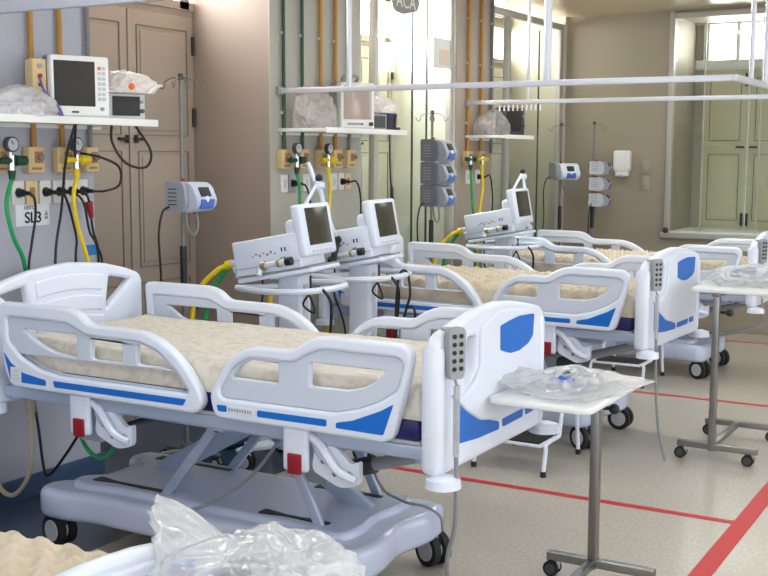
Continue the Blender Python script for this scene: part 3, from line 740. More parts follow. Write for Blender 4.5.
# ------------------------------------------------------------------ ventilators
def make_vent(loc, rz, label, side_arm=True, seed=0):
    t = thing('ventilator', label, 'ventilator', loc, rz, 'lung ventilators')
    tl = Matrix.Rotation(R(-10.5), 3, 'Y'); pv = Vector((-.02, 0, 1.172))
    def at(c): return pv+tl @ (Vector(c)-pv)
    def bxp(c, s, m, mb, bev=.01): mb.box(at(c), s, m, rot=tl, bev=bev)
    b = MB(); bxp((-.07, -.045, 1.172), (.39, .29, .185), M['white'], b); body = b.build('main_unit', t)
    mk = MB(); bxp((-.04, -.1902, 1.18), (.24, .0012, .05), M['white'], mk, 0)
    for i in range(7):
        bxp((-.15+.022*i, -.191, 1.178+(.006 if i % 2 else -.004)), (.014, .002, .006+.004*(i % 3)), M['textred' if i in (3, 4, 6) else 'textgrey'], mk, 0)
    bxp((.025, -.191, 1.188), (.008, .002, .022), M['text'], mk, 0); bxp((.045, -.191, 1.188), (.008, .002, .022), M['text'], mk, 0)
    mk.build('marking', body)
    ln = MB(); bxp((-.07, -.191, 1.118), (.38, .002, .003), M['grey'], ln, 0); ln.build('seam', body)
    sc = MB(); bxp((.135, 0, 1.265), (.06, .38, .275), M['white'], sc, .018); bxp((.08, 0, 1.235), (.09, .30, .2), M['white'], sc, .03)
    mon = sc.build('screen_housing', t)
    g = MB(); bxp((.166, 0, 1.282), (.004, .27, .195), M['screen'], g, .001); x = g.build('screen', mon); x['label'] = 'dark blank display'
    k = MB(); bxp((.165, 0, 1.152), (.003, .24, .016), M['white'], k, 0)
    for i in range(6): bxp((.166, -.10+.04*i, 1.152), (.004, .026, .010), M['lgrey'], k, .001)
    k.build('keys', mon)
    tr = MB(); bxp((-.04, -.02, 1.058), (.44, .36, .022), M['white'], tr, .008); bxp((-.04, -.02, 1.073), (.40, .33, .010), M['grey'], tr, 0); tr.build('tray', t)
    v = MB(); q = lambda x, z, y=-.215: at((x, y, z))
    v.cyl(q(-.07, 1.122), q(.05, 1.122), .016, M['clear']).cyl(q(.05, 1.122), q(.085, 1.122), .022, M['black']).cyl(q(-.095, 1.12), q(-.07, 1.12), .024, M['brass']).cyl(q(.0, 1.122), q(.015, 1.122), .022, M['brass']).cyl(q(-.10, 1.12), q(-.11, 1.075, -.235), .016, M['clear']).cyl(q(-.02, 1.122), q(-.02, 1.122, -.19), .012, M['chrome']).cyl(q(.03, 1.14), q(.03, 1.14, -.19), .012, M['chrome'])
    v.build('breathing_valve', t)
    c = MB().box((0, 0, .60), (.13, .14, .90), M['white'], bev=.012).box((.067, 0, .6), (.006, .05, .8), M['lgrey'], bev=.002); c.build('column', t)
    h = MB(); h.tube([(-.24, -.20, .985), (-.05, -.26, .98), (.15, -.24, .985), (.25, -.10, .99), (.25, .10, .99), (.15, .24, .985), (-.05, .26, .98), (-.24, .20, .985)], .017, M['white'])
    h.tube([(-.24, -.20, .985), (0, 0, .99), (-.24, .20, .985)], .014, M['white'], smooth=False); h.build('handle', t)
    MB().box((0, 0, .19), (.30, .32, .10), M['white'], bev=.03).build('base', t)
    for sx, sy in ((.33, .22), (.33, -.22), (-.17, .22), (-.17, -.22)):
        MB().tube([(0, sy*.3, .16), (sx*.6, sy*.8, .14), (sx-.02, sy, .135)], .026, M['white']).build('leg', t)
        caster(t, 'caster', sx, sy, .055, .016, top=.14, cover=True)
    f = MB(); f.cyl((-.24, -.12, 1.115), (-.31, -.12, 1.10), .024, M['clear']).cyl((-.31, -.12, 1.10), (-.345, -.12, 1.09), .026, M['yellow']).cyl((-.24, -.13, 1.08), (-.29, -.13, 1.07), .02, M['clear']).cyl((-.27, -.13, 1.075), (-.27, -.13, 1.03), .017, M['clear'])
    f.build('gas_inlet', t)
    hs = MB(); hs.tube([(-.345, -.12, 1.09), (-.40, -.14, 1.06), (-.48, -.18, .96), (-.52, -.20, .78), (-.50, -.18, .45), (-.46, -.12, .12)], .014, M['yellow']); x = hs.build('air_hose', t); x['label'] = 'yellow air hose'
    hs = MB(); hs.tube([(-.345, -.11, 1.08), (-.38, -.12, 1.03), (-.43, -.15, .93), (-.46, -.17, .75), (-.45, -.16, .45), (-.42, -.08, .12)], .014, M['green']); x = hs.build('oxygen_hose', t); x['label'] = 'green oxygen hose'
    cb = MB().tube([(-.14, -.1, 1.03), (-.13, -.12, .94), (-.14, -.10, .86), (-.10, -.06, .7), (-.08, -.04, .5)], .006, M['black']).build('cable', t)
    MB().tube([(.12, -.05, 1.05), (.13, -.08, .97), (.10, -.10, .90), (.16, -.09, .86), (.12, -.05, .93), (.09, -.07, .98)], .006, M['black']).build('cable', t)
    MB().tube([(.20, -.12, 1.0), (.25, -.16, .985), (.27, -.12, .92), (.26, -.10, .80), (.22, -.06, .62)], .008, M['black']).build('cable', t)
    if side_arm:
        a = MB(); a.cyl(at((-.06, -.22, 1.19)), (-.13, -.26, 1.22), .014, M['black']).ball(at((-.06, -.22, 1.21)), .024, M['black']).cyl(at((-.10, -.24, 1.10)), at((-.06, -.22, 1.21)), .018, M['black']).ball(at((-.11, -.24, 1.10)), .026, M['black'])
        a.build('arm_clamp', t)
        a = MB(); a.cyl(at((-.06, -.22, 1.21)), (-.17, -.30, 1.53), .008, M['white']).cyl((-.17, -.30, 1.53), (-.20, -.33, 1.64), .014, M['white']).ball((-.17, -.30, 1.53), .018, M['lgrey'])
        a.build('support_arm', t)
    else:
        a = MB(); a.cyl((.0, .02, 1.33), (.09, .12, 1.55), .010, M['white']).cyl((.09, .12, 1.55), (.10, .17, 1.38), .013, M['white']).ball((.09, .12, 1.56), .022, M['black']).cyl((.07, .115, 1.52), (.12, .13, 1.52), .018, M['white'])
        a.build('support_arm', t)
    return t
make_vent((-3.44, 5.0, 0), R(8), 'white ventilator nearest the camera, behind the foreground bed', False)
make_vent((-3.43, 5.70, 0), R(8), 'second white ventilator with a long white support arm on a black clamp', True)
make_vent((-3.60, 8.13, 0), R(4), 'farthest white ventilator, between the middle bed and the farthest bed', False)
# circuit hanging from the second ventilator handle
tag(MB().tube([(-3.215, 5.74, .97), (-3.20, 5.76, 1.015), (-3.165, 5.765, .99), (-3.15, 5.765, .88), (-3.17, 5.76, .80), (-3.19, 5.755, .72)], .008, M['black']).tube([(-3.17, 5.76, .80), (-3.13, 5.77, .80), (-3.115, 5.77, .72)], .007, M['black']).tube([(-3.215, 5.74, .97), (-3.225, 5.73, .80), (-3.22, 5.73, .60)], .008, M['black']).cyl((-3.22, 5.73, .60), (-3.22, 5.73, .57), .018, M['chrome']).build('stethoscope'),
    'black stethoscope hooked over the second ventilator handle', 'stethoscope')
bg = thing('equipment_case', 'dark teal equipment case on the floor behind the foreground bed', 'case', (-4.02, 5.16, 0), .0)
MB().box((0, 0, .12), (.18, .20, .23), M['teal'], bev=.02).build('body', bg)
MB().tube([(0, -.08, .23), (0, -.07, .27), (0, .07, .27), (0, .08, .23)], .009, M['black']).build('handle', bg)

# ------------------------------------------------------------------ drip stands and pumps
def make_stand(loc, label, ztop, hooks=True):
    t = thing('drip_stand', label, 'drip stand', loc, 0, 'drip stands')
    MB().cyl((0, 0, .10), (0, 0, 1.0), .0135, M['pole']).cyl((0, 0, 1.0), (0, 0, ztop), .010, M['pole']).build('pole', t)
    MB().cyl((0, 0, .98), (0, 0, 1.20), .018, M['black']).build('grip', t)
    if hooks:
        for k in range(4):
            a = k*PI/2+.35; c, s = math.cos(a), math.sin(a)
            MB().tube([(0, 0, ztop-.01), (.05*c, .05*s, ztop-.012), (.085*c, .085*s, ztop-.03), (.09*c, .09*s, ztop-.055), (.105*c, .105*s, ztop-.065), (.125*c, .125*s, ztop-.035)], .0035, M['pole'], seg=6).build('hook', t)
        MB().cyl((0, 0, ztop-.02), (0, 0, ztop+.012), .014, M['darkgrey']).build('cap', t)
    MB().cyl((0, 0, .07), (0, 0, .13), .03, M['pole']).build('base_hub', t)
    for k in range(5):
        a = k*2*PI/5+.3; c, s = math.cos(a), math.sin(a)
        MB().tube([(0, 0, .09), (.10*c, .10*s, .085), (.19*c, .19*s, .07)], .011, M['pole']).build('leg', t)
        caster(t, 'caster', .19*c, .19*s, .028, .008, top=.06)
    return t
def make_pump(loc, rz, label, sidecol='pumpside', bodycol='pumpbody', h=.165, cable=True, w=.19):
    t = thing('infusion_pump', label, 'infusion pump', loc, rz, 'infusion pumps')
    fr = lambda u, v, w_: (u, w_, v)
    prof = fillet([(.02, 0), (.15, 0), (.19, .03), (.20, .065), (.165, h-.02), (.13, h), (.02, h)], .018)
    MB().prism(prof, -w/2+.02, w/2, M[bodycol], fr, True).build('housing', t)
    sd = MB().prism(fillet([(0, .005), (.12, .002), (.145, .04), (.135, h-.02), (.11, h+.004), (0, h+.004)], .015), -w/2-.012, -w/2+.028, M[sidecol], fr, True)
    s_ = sd.build('side_cover', t); s_['label'] = 'grey side cover'
    g = MB()
    for k in range(5): g.box((.055, -w/2-.0125, .04+.02*k), (.06, .001, .006), M['darkgrey' if sidecol == 'pumpside' else 'grey'])
    g.build('markings', s_)
    up = Vector((.165-.20, 0, h-.02-.065)); ang = math.atan2(up.x, up.z)
    rm = Matrix.Rotation(ang, 3, 'Y'); ctr = Vector((.1825, 0, (h-.02+.065)/2))
    x = MB().box(ctr+Vector((0, .01, .006)), (.008, .075, .052), M['screenblk'], rot=rm, bev=.002).build('screen', t); x['label'] = 'small black screen'
    x = MB().box((.192, .015, .044), (.016, .10, .05), M['pumpblue'], rot=Matrix.Rotation(.25, 3, 'Y'), bev=.005).build('keypad', t); x['label'] = 'blue keypad'
    MB().ball((.198, .01, .068), .018, M['white'], (.5, 1, 1)).build('dial', t)
    MB().cyl((.16, w/2, .10), (.16, w/2+.022, .10), .012, M['darkgrey']).build('knob', t)
    x = MB().cyl((.06, -.02, h), (.06, -.02, h+.018), .011, M['red']).build('alarm_lamp', t); x['label'] = 'red alarm lamp'
    MB().box((.005, -.03, .08), (.03, .05, .05), M['darkgrey'], bev=.006).build('pole_clamp', t)
    if cable:
        MB().tube([(.03, -w/2-.005, .03), (.02, -w/2-.05, .0), (.01, -w/2-.07, -.12), (.01, -w/2-.06, -.35), (0, -w/2-.075, -.62)], .006, M['black']).build('power_cord', t)
        MB().tube([(.05, 0, 0), (.06, .01, -.09), (.06, .06, -.125), (.06, .085, -.07), (.05, .08, .0)], .007, M['tube_grey']).build('tubing', t)
    return t
make_stand((-3.93, 4.675, 0), 'drip stand carrying one pump, before the panelled wooden doors', 2.09)
make_pump((-3.94, 4.65, 1.385), R(-4), 'white and blue infusion pump alone on the stand before the panelled doors', w=.17, h=.155)
make_stand((-3.95, 7.55, 0), 'drip stand carrying three stacked pumps, behind the middle bed', 2.0)
for z, n in ((1.635, 'top'), (1.47, 'middle'), (1.305, 'bottom')):
    make_pump((-3.96, 7.50, z), R(0), f'dark grey and blue infusion pump, {n} of the stack behind the middle bed', 'pumpdark', 'pumpside', .16, n == 'bottom', .20)
make_stand((-4.02, 10.36, 0), 'drip stand with one pump in the far corner', 1.98)
make_pump((-4.03, 10.36, 1.45), R(-38), 'bright silver infusion pump alone on the stand in the far corner', 'grey', 'white', .16, True, .22)
make_stand((-3.80, 10.66, 0), 'drip stand with three pale pumps beside the soap dispenser', 2.0)
for z, n in ((1.50, 'top'), (1.345, 'middle'), (1.19, 'bottom')):
    make_pump((-3.83, 10.66, z), R(14), f'pale grey infusion pump, {n} of the stack beside the soap dispenser', 'lgrey', 'grey', .125, n == 'bottom', .17)

# ------------------------------------------------------------------ service panels on the bed-head wall
FX = WX+.008
def pipes(items):
    for y, z0, z1, m, r, lab in items:
        mb = MB().cyl((FX+.022, y, z0), (FX+.022, y, z1), r, M[m], seg=12)
        p = one(mb, 'gas_pipe' if m != 'pipegrey' else 'conduit_pipe', lab, 'pipe', 'vertical service pipes')
        for zz in (z0+.25, z0+.75, z1-.25): MB().box((FX+.012, y, zz), (.024, .036, .02), M['lgrey'], bev=.003).build('pipe_clip', p)
pipes([(3.93, 1.70, CZ-.002, 'pipeyellow', .013, 'ochre pipe left of the blue-backed monitor'), (4.115, 1.70, CZ-.002, 'pipeyellow', .013, 'ochre pipe behind the blue-backed monitor'),
       (4.306, 1.70, CZ-.002, 'pipegrey', .013, 'grey conduit at the right edge of the nearest wall panel'),
       (6.025, 1.70, CZ-.002, 'pipegreen', .012, 'leftmost dark green pipe on the second wall panel'), (6.235, 1.70, CZ-.002, 'pipegreen', .012, 'second dark green pipe from the left on the second wall panel'),
       (6.455, 1.70, CZ-.002, 'pipeyellow', .013, 'ochre pipe right of the green pipes, second wall panel'), (6.64, 1.70, CZ-.002, 'pipeyellow', .013, 'ochre pipe behind the monitor with a beige reflection painted on its screen'),
       (6.82, 1.70, CZ-.002, 'pipegrey', .012, 'grey conduit at the right of the second wall panel'),
       (8.72, 1.70, CZ-.002, 'pipeyellow', .014, 'left ochre pipe on the farthest wall panel'), (8.97, 1.70, CZ-.002, 'pipeyellow', .014, 'right ochre pipe on the farthest wall panel'),
       (9.19, 1.70, CZ-.002, 'pipegrey', .014, 'grey conduit on the farthest wall panel')])
def gas_box(y, w_, lab):
    t = thing('gas_outlet_box', lab, 'gas outlet', (FX, y, 1.655), 0, 'cream gas outlet boxes')
    MB().box((.022, 0, 0), (.044, w_, .125), M['cream'], bev=.005).build('box', t)
    x = MB().box((.046, .012, .012), (.006, w_*.5, .055), M['creamd'], bev=.002).cyl((.046, .012, .012), (.07, .012, .012), .014, M['chrome']).build('socket', t)
    MB().box((.046, .0, -.042), (.003, w_*.6, .012), M['creamd']).build('marking', t)
for y, w_, lab in ((3.715, .09, 'cream gas outlet box at the left photo edge'), (3.925, .10, 'cream gas outlet box under the left ochre pipe, nearest panel'), (4.115, .105, 'cream gas outlet box under the second ochre pipe, nearest panel'), (4.30, .085, 'cream gas outlet box at the right edge, nearest panel'),
                   (6.02, .10, 'leftmost cream gas outlet box on the second panel'), (6.235, .10, 'cream gas outlet box behind the green flowmeter, second panel'), (6.455, .11, 'cream gas outlet box under the ochre pipe, second panel'), (6.64, .11, 'cream gas outlet box behind the yellow regulator, second panel'), (6.82, .11, 'rightmost cream gas outlet box on the second panel'),
                   (8.72, .12, 'left gas outlet box on the farthest panel'), (8.97, .12, 'gas outlet box with yellow fittings on the farthest panel')):
    gas_box(y, w_, lab)
def power_plate(y, w_, col, lab, plug, drop=None):
    t = thing('power_outlet', lab, 'power outlet', (FX, y, 1.498), 0, 'power outlet plates')
    MB().box((.006, 0, 0), (.012, w_, .115), M[col], bev=.004).build('plate', t)
    MB().box((.0125, 0, 0), (.003, w_*.42, .05), M['lgrey' if col == 'outlet' else 'creamd'], bev=.001).build('socket', t)
def plug_cord(y, lab, path, col='black', pr=.0065):
    t = thing('mains_lead', lab, 'power lead', (FX, y, 1.498), 0, 'power cords at the wall')
    MB().cyl((.014, 0, 0), (.045, 0, 0), .024, M['black'], r2=.017).cyl((.045, 0, 0), (.075, .012, -.002), .010, M['black']).build('plug', t)
    MB().tube([(.075, .012, -.002)]+path, pr, M[col]).build('cord', t)
for y, w_, c, lab in ((3.835, .075, 'outlet', 'white power outlet left above the bed sign'), (3.92, .075, 'cream', 'cream switch plate above the bed sign'), (4.005, .072, 'outlet', 'white power outlet right above the bed sign'), (4.095, .075, 'outlet', 'fourth outlet plate on the nearest panel'), (4.175, .07, 'outlet', 'outlet plate behind the yellow hose, nearest panel'), (4.255, .075, 'outlet', 'rightmost outlet plate on the nearest panel'),
                      (6.045, .075, 'outlet', 'leftmost outlet plate on the second panel'), (6.135, .075, 'grey', 'grey outlet plate on the second panel'), (6.30, .08, 'outlet', 'outlet plate behind the first ventilator support arm'), (6.64, .08, 'outlet', 'white outlet plate under the yellow regulator'), (6.735, .075, 'outlet', 'white outlet plate holding a black plug, second panel'), (6.82, .075, 'cream', 'cream outlet plate at the right of the second panel'),
                      (8.76, .09, 'outlet', 'outlet plate behind the hoses on the farthest panel'), (8.95, .09, 'outlet', 'outlet plate with black plug on the farthest panel')):
    power_plate(y, w_, c, lab, None)
plug_cord(3.835, 'black cord hanging in front of the bed sign', [(.085, .03, -.03), (.075, .04, -.12), (.065, .02, -.25), (.06, .0, -.40), (.06, -.01, -.9)])
plug_cord(4.005, 'black cord from the white outlet right above the bed sign', [(.09, .05, -.02), (.09, .09, -.12), (.09, .12, -.24), (.08, .12, -.36), (.07, .12, -.95)])
plug_cord(4.095, 'black cord beside the yellow hose', [(.09, .05, -.02), (.09, .09, -.07), (.09, .12, -.20), (.09, .18, -.35), (.06, .18, -.9)])
c = plug_cord(4.175, 'black cord with a red connector', [(.085, .04, -.03), (.085, .055, -.10), (.085, .07, -.20), (.085, .10, -.28), (.085, .13, -.42), (.06, .1, -.9)])
rc = [o for o in COL.objects if o.get('label') == 'black cord with a red connector'][0]
x = MB().cyl((.085, .045, -.055), (.085, .062, -.135), .02, M['red'], r2=.012).build('connector', rc); x['label'] = 'red connector'
plug_cord(4.255, 'black cord looping up to the yellow regulator', [(.11, .06, .0), (.14, .13, .03), (.14, .13, .12), (.11, .03, .17), (.07, -.07, .19)])
plug_cord(6.735, 'black cord running down right of the second panel outlets', [(.10, .05, .0), (.10, .10, -.08), (.10, .11, -.22), (.08, .10, -.42), (.05, .1, -.9)])
plug_cord(6.135, 'black cord from the grey outlet plate', [(.09, .04, -.02), (.09, .08, -.10), (.09, .09, -.25), (.06, .08, -.9)])
plug_cord(8.95, 'pair of black cords on the farthest panel', [(.10, .05, .01), (.10, .10, -.10), (.10, .11, -.30), (.06, .1, -.9)])

def regulator(y, z, main, lab, gauge=True, knob_dir=1):
    t = thing('gas_regulator', lab, 'gas regulator', (FX+.048, y, z), 0, 'gas regulators')
    MB().cyl((0, 0, 0), (.05, 0, 0), .018, M['chrome']).cyl((.05, 0, .025), (.05, 0, -.045), .017, M['chrome']).build('valve_body', t)
    x = MB().cyl((.05, knob_dir*.02, 0), (.05, knob_dir*.085, 0), .026, M[main], r2=.022).cyl((.05, 0, 0), (.05, knob_dir*.03, 0), .015, M[main]).build('knob', t)
    MB().cyl((.05, 0, -.045), (.05, 0, -.09), .02, M[main], r2=.013).build('hose_nut', t)
    MB().cyl((.05, .0, 0), (.05, -knob_dir*.075, 0), .016, M[main]).build('side_inlet', t)
    if gauge:
        g = MB().cyl((.045, -.01, .075), (.075, -.01, .075), .036, M['darkgrey'], seg=22).cyl((.05, -.005, .02), (.05, -.008, .05), .010, M['chrome']).build('gauge', t)
        MB().cyl((.075, -.01, .075), (.077, -.01, .075), .029, M['lgrey'], seg=20).box((.078, -.015, .083), (.002, .004, .022), M['black'], rot=Matrix.Rotation(.6, 3, 'X')).build('dial', g)
def hose(lab, pts, m, r=.011): one(MB().tube(pts, r, M[m]), 'gas_hose', lab, 'hose', 'gas hoses')
regulator(3.72, 1.652, 'dgreen', 'green regulator with a gauge at the left photo edge')
regulator(4.13, 1.655, 'yellow', 'yellow regulator with a black gauge, nearest panel')
regulator(6.055, 1.648, 'dgreen', 'green regulator on the second panel'); regulator(6.43, 1.648, 'yellow', 'yellow regulator on the second panel')
regulator(8.62, 1.65, 'dgreen', 'green regulator on the farthest panel', False); regulator(8.85, 1.65, 'yellow', 'yellow regulator on the farthest panel', False)
XR = FX+.098
hose('green hose curving down past the bed sign', [(XR, 3.72, 1.57), (XR+.02, 3.665, 1.45), (XR+.03, 3.69, 1.30), (XR+.03, 3.745, 1.19), (XR, 3.80, 1.0), (XR, 3.82, .62)], 'green')
hose('yellow hose hanging from the yellow regulator, nearest panel', [(XR, 4.13, 1.57), (XR+.02, 4.085, 1.47), (XR+.02, 4.11, 1.32), (XR+.02, 4.17, 1.15), (XR, 4.22, .95), (XR, 4.2, .66)], 'yellow')
hose('green hose on the second panel', [(XR, 6.055, 1.57), (XR+.02, 6.06, 1.45), (XR+.02, 6.05, 1.2), (XR, 6.03, .8), (XR+.03, 6.05, .02)], 'green')
hose('yellow hose on the second panel', [(XR, 6.43, 1.57), (XR+.02, 6.42, 1.45), (XR+.02, 6.39, 1.2), (XR, 6.4, .8), (XR+.03, 6.38, .02)], 'yellow')
hose('green hose on the farthest panel', [(XR, 8.62, 1.57), (XR+.03, 8.60, 1.3), (XR+.06, 8.60, 1.0), (XR+.05, 8.6, .5), (XR+.05, 8.6, .02)], 'green')
hose('yellow hose on the farthest panel', [(XR, 8.85, 1.57), (XR+.03, 8.80, 1.4), (XR+.04, 8.72, 1.2), (XR+.05, 8.68, .9), (XR+.05, 8.7, .5), (XR+.05, 8.7, .02)], 'yellow')
# bed sign and blue sticker
t = thing('bed_sign', 'white wall sign reading SL3 in bold black', 'sign', (FX, 3.925, 1.388))
MB().box((.003, 0, 0), (.006, .215, .105), M['label'], bev=.001).build('plate', t)
mx = lambda y, z: MX((0, 1, 0), (0, 0, 1), (1, 0, 0), (.0075, y, z))
tm = MB(); tm.add_mesh(text_mesh('SL3', .075), M['text'], mx(0, -.014), False)
for k in (-.0012, .0012): tm.add_mesh(text_mesh('SL3', .075), M['text'], mx(k, -.014+k*.6), False)
tm.build('lettering', t)
MB().add_mesh(text_mesh('LEITO', .026), M['text'], mx(-.02, .037), False).build('small_lettering', t)
MB().prism([(.072, -.005), (.096, -.005), (.084, .02)], .006, .008, M['textgrey'], lambda u, v, w: (w, u, v)).box((.007, .084, -.016), (.002, .02, .014), M['textgrey']).build('emblem', t)
one(MB().box((FX+.002, 4.315, 1.19), (.003, .075, .055), M['bluestk']), 'wall_sticker', 'blue sticker low on the nearest wall panel', 'sticker', 'blue wall stickers')
one(MB().box((FX+.002, 6.02, 1.10), (.003, .085, .06), M['bluestk']), 'wall_sticker', 'blue sticker on the second wall panel, above the first ventilator', 'sticker', 'blue wall stickers')

# ------------------------------------------------------------------ wall shelves and what stands on them
def shelf(y0, y1, lab):
    t = thing('wall_shelf', lab, 'shelf', (WX, (y0+y1)/2, 1.85), 0, 'white wall shelves')
    MB().box((.195, 0, -.011), (.37, y1-y0, .022), M['white_flat'], bev=.002).box((.378, 0, -.012), (.008, y1-y0, .034), M['white_flat'], bev=.002).build('board', t)
    MB().box((.016, 0, -.032), (.016, y1-y0-.06, .02), M['white_flat'], bev=.003).build('wall_rail', t)
shelf(3.30, 4.425, 'nearest white wall shelf, holding the blue-backed monitor')
shelf(5.98, 7.02, 'second white wall shelf, holding a monitor with a beige reflection painted on its screen')
shelf(8.70, 9.32, 'farthest white wall shelf, holding a small black monitor')
ST = 1.8525
t = thing('patient_monitor', 'large patient monitor with a blue back edge on the nearest shelf', 'monitor', (-3.955, 3.98, ST), R(-20))
MB().box((-.02, 0, .148), (.05, .295, .285), M['white_flat'], bev=.012).box((-.02, 0, .006), (.08, .26, .012), M['lgrey']).build('front_bezel', t)
x = MB().box((-.065, 0, .15), (.06, .30, .28), M['pumpblue'], bev=.015).build('back_shell', t); x['label'] = 'blue rear shell'
x = MB().box((.0055, -.030, .16), (.003, .205, .21), M['screenblk'], bev=.001).build('screen', t); x['label'] = 'black blank screen'
kb = MB().box((.005, .107, .14), (.002, .05, .25), M['white_flat'])
for r in range(7):
    for c_ in range(2):
        kb.box((.006, .096+.022*c_, .235-.024*r), (.004, .017, .016), M['orange' if (r == 0 and c_ == 0) else 'lgrey'], bev=.001)
kb.cyl((.005, .106, .045), (.014, .106, .045), .009, M['grey']).build('keys', t)
MB().box((.006, -.03, .028), (.002, .035, .009), M['darkgrey']).build('nameplate', t)
md = MB().box((-.075, -.185, .17), (.09, .07, .20), M['cream'], bev=.008).build('parameter_module', t)
sk = MB().box((-.0292, -.185, .175), (.002, .035, .16), M['cream'])
for z, m_, r in ((.235, 'grey', .012), (.19, 'red', .011), (.15, 'black', .009), (.115, 'black', .009)): sk.cyl((-.029, -.185, z), (-.022, -.185, z), r, M[m_], seg=12)
sk.build('sockets', md)
x = MB().tube([(-.02, -.19, .18), (.03, -.19, .12), (.02, -.12, .05), (.02, -.10, -.0), (.06, -.14, .02)], .006, M['purple']).build('sensor_cable', t); x['label'] = 'purple sensor cable'
crumple('plastic_bag', 'milky bag left of the blue-backed monitor on the nearest shelf', (-4.0, 3.62, ST), (.13, .21, .10), M['bagw'], 21, 0, .9)
def small_monitor(loc, rz, lab, w_, h_, scr='screenblk', body='lgrey'):
    t = thing('small_monitor', lab, 'monitor', loc, rz, 'small monitors')
    MB().box((-.05, 0, h_/2), (.10, w_, h_), M[body], bev=.006).build('housing', t)
    x = MB().box((.001, 0, h_/2+.004), (.003, w_*.72, h_*.74), M[scr], bev=.001).build('screen', t); x['label'] = 'blank screen'
    MB().cyl((.0, w_/2-.018, h_*.35), (.012, w_/2-.018, h_*.35), .011, M['darkgrey']).cyl((.0, w_/2-.018, h_*.7), (.008, w_/2-.018, h_*.7), .009, M['grey']).build('knob', t)
    return t
small_monitor((-3.97, 4.305, ST), R(-25), 'small black-screen monitor under a pinkish bag on the nearest shelf', .20, .13)
crumple('plastic_bag', 'pinkish bag slumped over the small black-screen monitor, nearest shelf', (-4.0, 4.34, ST+.132), (.10, .15, .085), M['bagpink'], 31, R(-20), .7, tips=((.3, 1, .25, .35), (.5, -1, -.3, .2)), contents=lambda t: MB().ball((.095, -.02, .03), .018, M['orange'], (.6, 1, 1)).build('cap', t))
t = thing('patient_monitor', 'patient monitor with a beige wall reflection painted on its screen on the second shelf', 'monitor', (-3.96, 6.50, ST), R(-33))
MB().box((-.03, 0, .155), (.07, .25, .305), M['white_flat'], bev=.012).box((-.02, 0, .006), (.08, .2, .012), M['lgrey']).build('front_bezel', t)
MB().box((-.11, -.01, .16), (.10, .245, .29), M['grey'], bev=.015).build('back_shell', t)
x = MB().box((.0055, 0, .175), (.003, .205, .22), M['screenrefl'], bev=.001).build('screen', t); x['label'] = 'beige wall reflection painted on the screen'
MB().box((.006, -.03, .035), (.003, .09, .014), M['grey']).cyl((.005, .095, .035), (.02, .095, .035), .014, M['black']).box((.006, .03, .035), (.003, .02, .012), M['red']).build('keys', t)
sk = MB().box((-.1, -.133, .14), (.11, .003, .03), M['darkgrey'])
for k in range(3): sk.cyl((-.065-.035*k, -.134, .14), (-.065-.035*k, -.14, .14), .012, M['black'], seg=12)
sk.build('sockets', t)
MB().tube([(-.14, -.05, .31), (-.1, -.05, .35), (-.1, .05, .35), (-.14, .05, .31)], .01, M['grey']).build('handle', t)
crumple('plastic_bag', 'grey crumpled bag at the left end of the second shelf', (-4.07, 6.16, ST), (.12, .17, .2), M['baggrey'], 41, 0, 1.0)
one(MB().box((0, 0, .055), (.12, .20, .11), M['grey'], bev=.006).box((.061, 0, .055), (.002, .15, .08), M['darkgrey']), 'control_box', 'grey instrument box right of the beige-screened monitor', 'instrument', None, (-4.0, 6.76, ST))
one(MB().cyl((0, 0, 0), (0, 0, .105), .06, M['black'], seg=20).cyl((0, 0, .09), (0, 0, .115), .064, M['navy'], seg=20).box((.02, .085, .012), (.04, .05, .024), M['black'], bev=.004), 'sensor_pot', 'black round pot at the right end of the second shelf', 'pot', None, (-3.98, 6.94, ST))
crumple('plastic_bag', 'white bag draped over the grey instrument box, second shelf', (-4.02, 6.83, ST+.118), (.11, .19, .085), M['bagpink'], 51, 0, .7)
small_monitor((-3.93, 9.02, ST), R(-20), 'small black monitor on the farthest shelf', .26, .235, 'screenblk', 'darkgrey')
crumple('plastic_bag', 'grey bag on the farthest shelf, left of the black monitor', (-4.05, 8.84, ST), (.14, .16, .16), M['baggrey'], 61, 0, .9)
one(MB().tube([(-3.95, 3.94, 1.835), (-4.0, 3.92, 1.66), (-4.08, 3.96, 1.42), (-4.1, 3.93, 1.17), (-4.1, 3.93, .7)], .0065, M['black']), 'monitor_cord', 'black cord hanging straight down from the nearest shelf', 'cord', 'cords under the shelves')
one(MB().tube([(-3.95, 3.94, 1.835), (-4.02, 4.0, 1.74), (-4.1, 4.08, 1.67)], .0065, M['black']), 'monitor_cord', 'short black cord slanting from the nearest shelf to the yellow regulator', 'cord', 'cords under the shelves')
one(MB().tube([(-3.97, 4.20, 1.835), (-3.95, 4.18, 1.74), (-3.9, 4.22, 1.64), (-3.88, 4.34, 1.62), (-3.9, 4.40, 1.70), (-3.97, 4.36, 1.835)], .0065, M['black']), 'monitor_cord', 'black cord looping under the right end of the nearest shelf', 'cord', 'cords under the shelves')
one(MB().tube([(-4.0, 7.0, 1.835), (-4.0, 7.02, 1.5), (-3.98, 7.05, 1.2), (-4.0, 7.05, .6)], .0065, M['black']), 'monitor_cord', 'black cord hanging from the right end of the second shelf', 'cord', 'cords under the shelves')
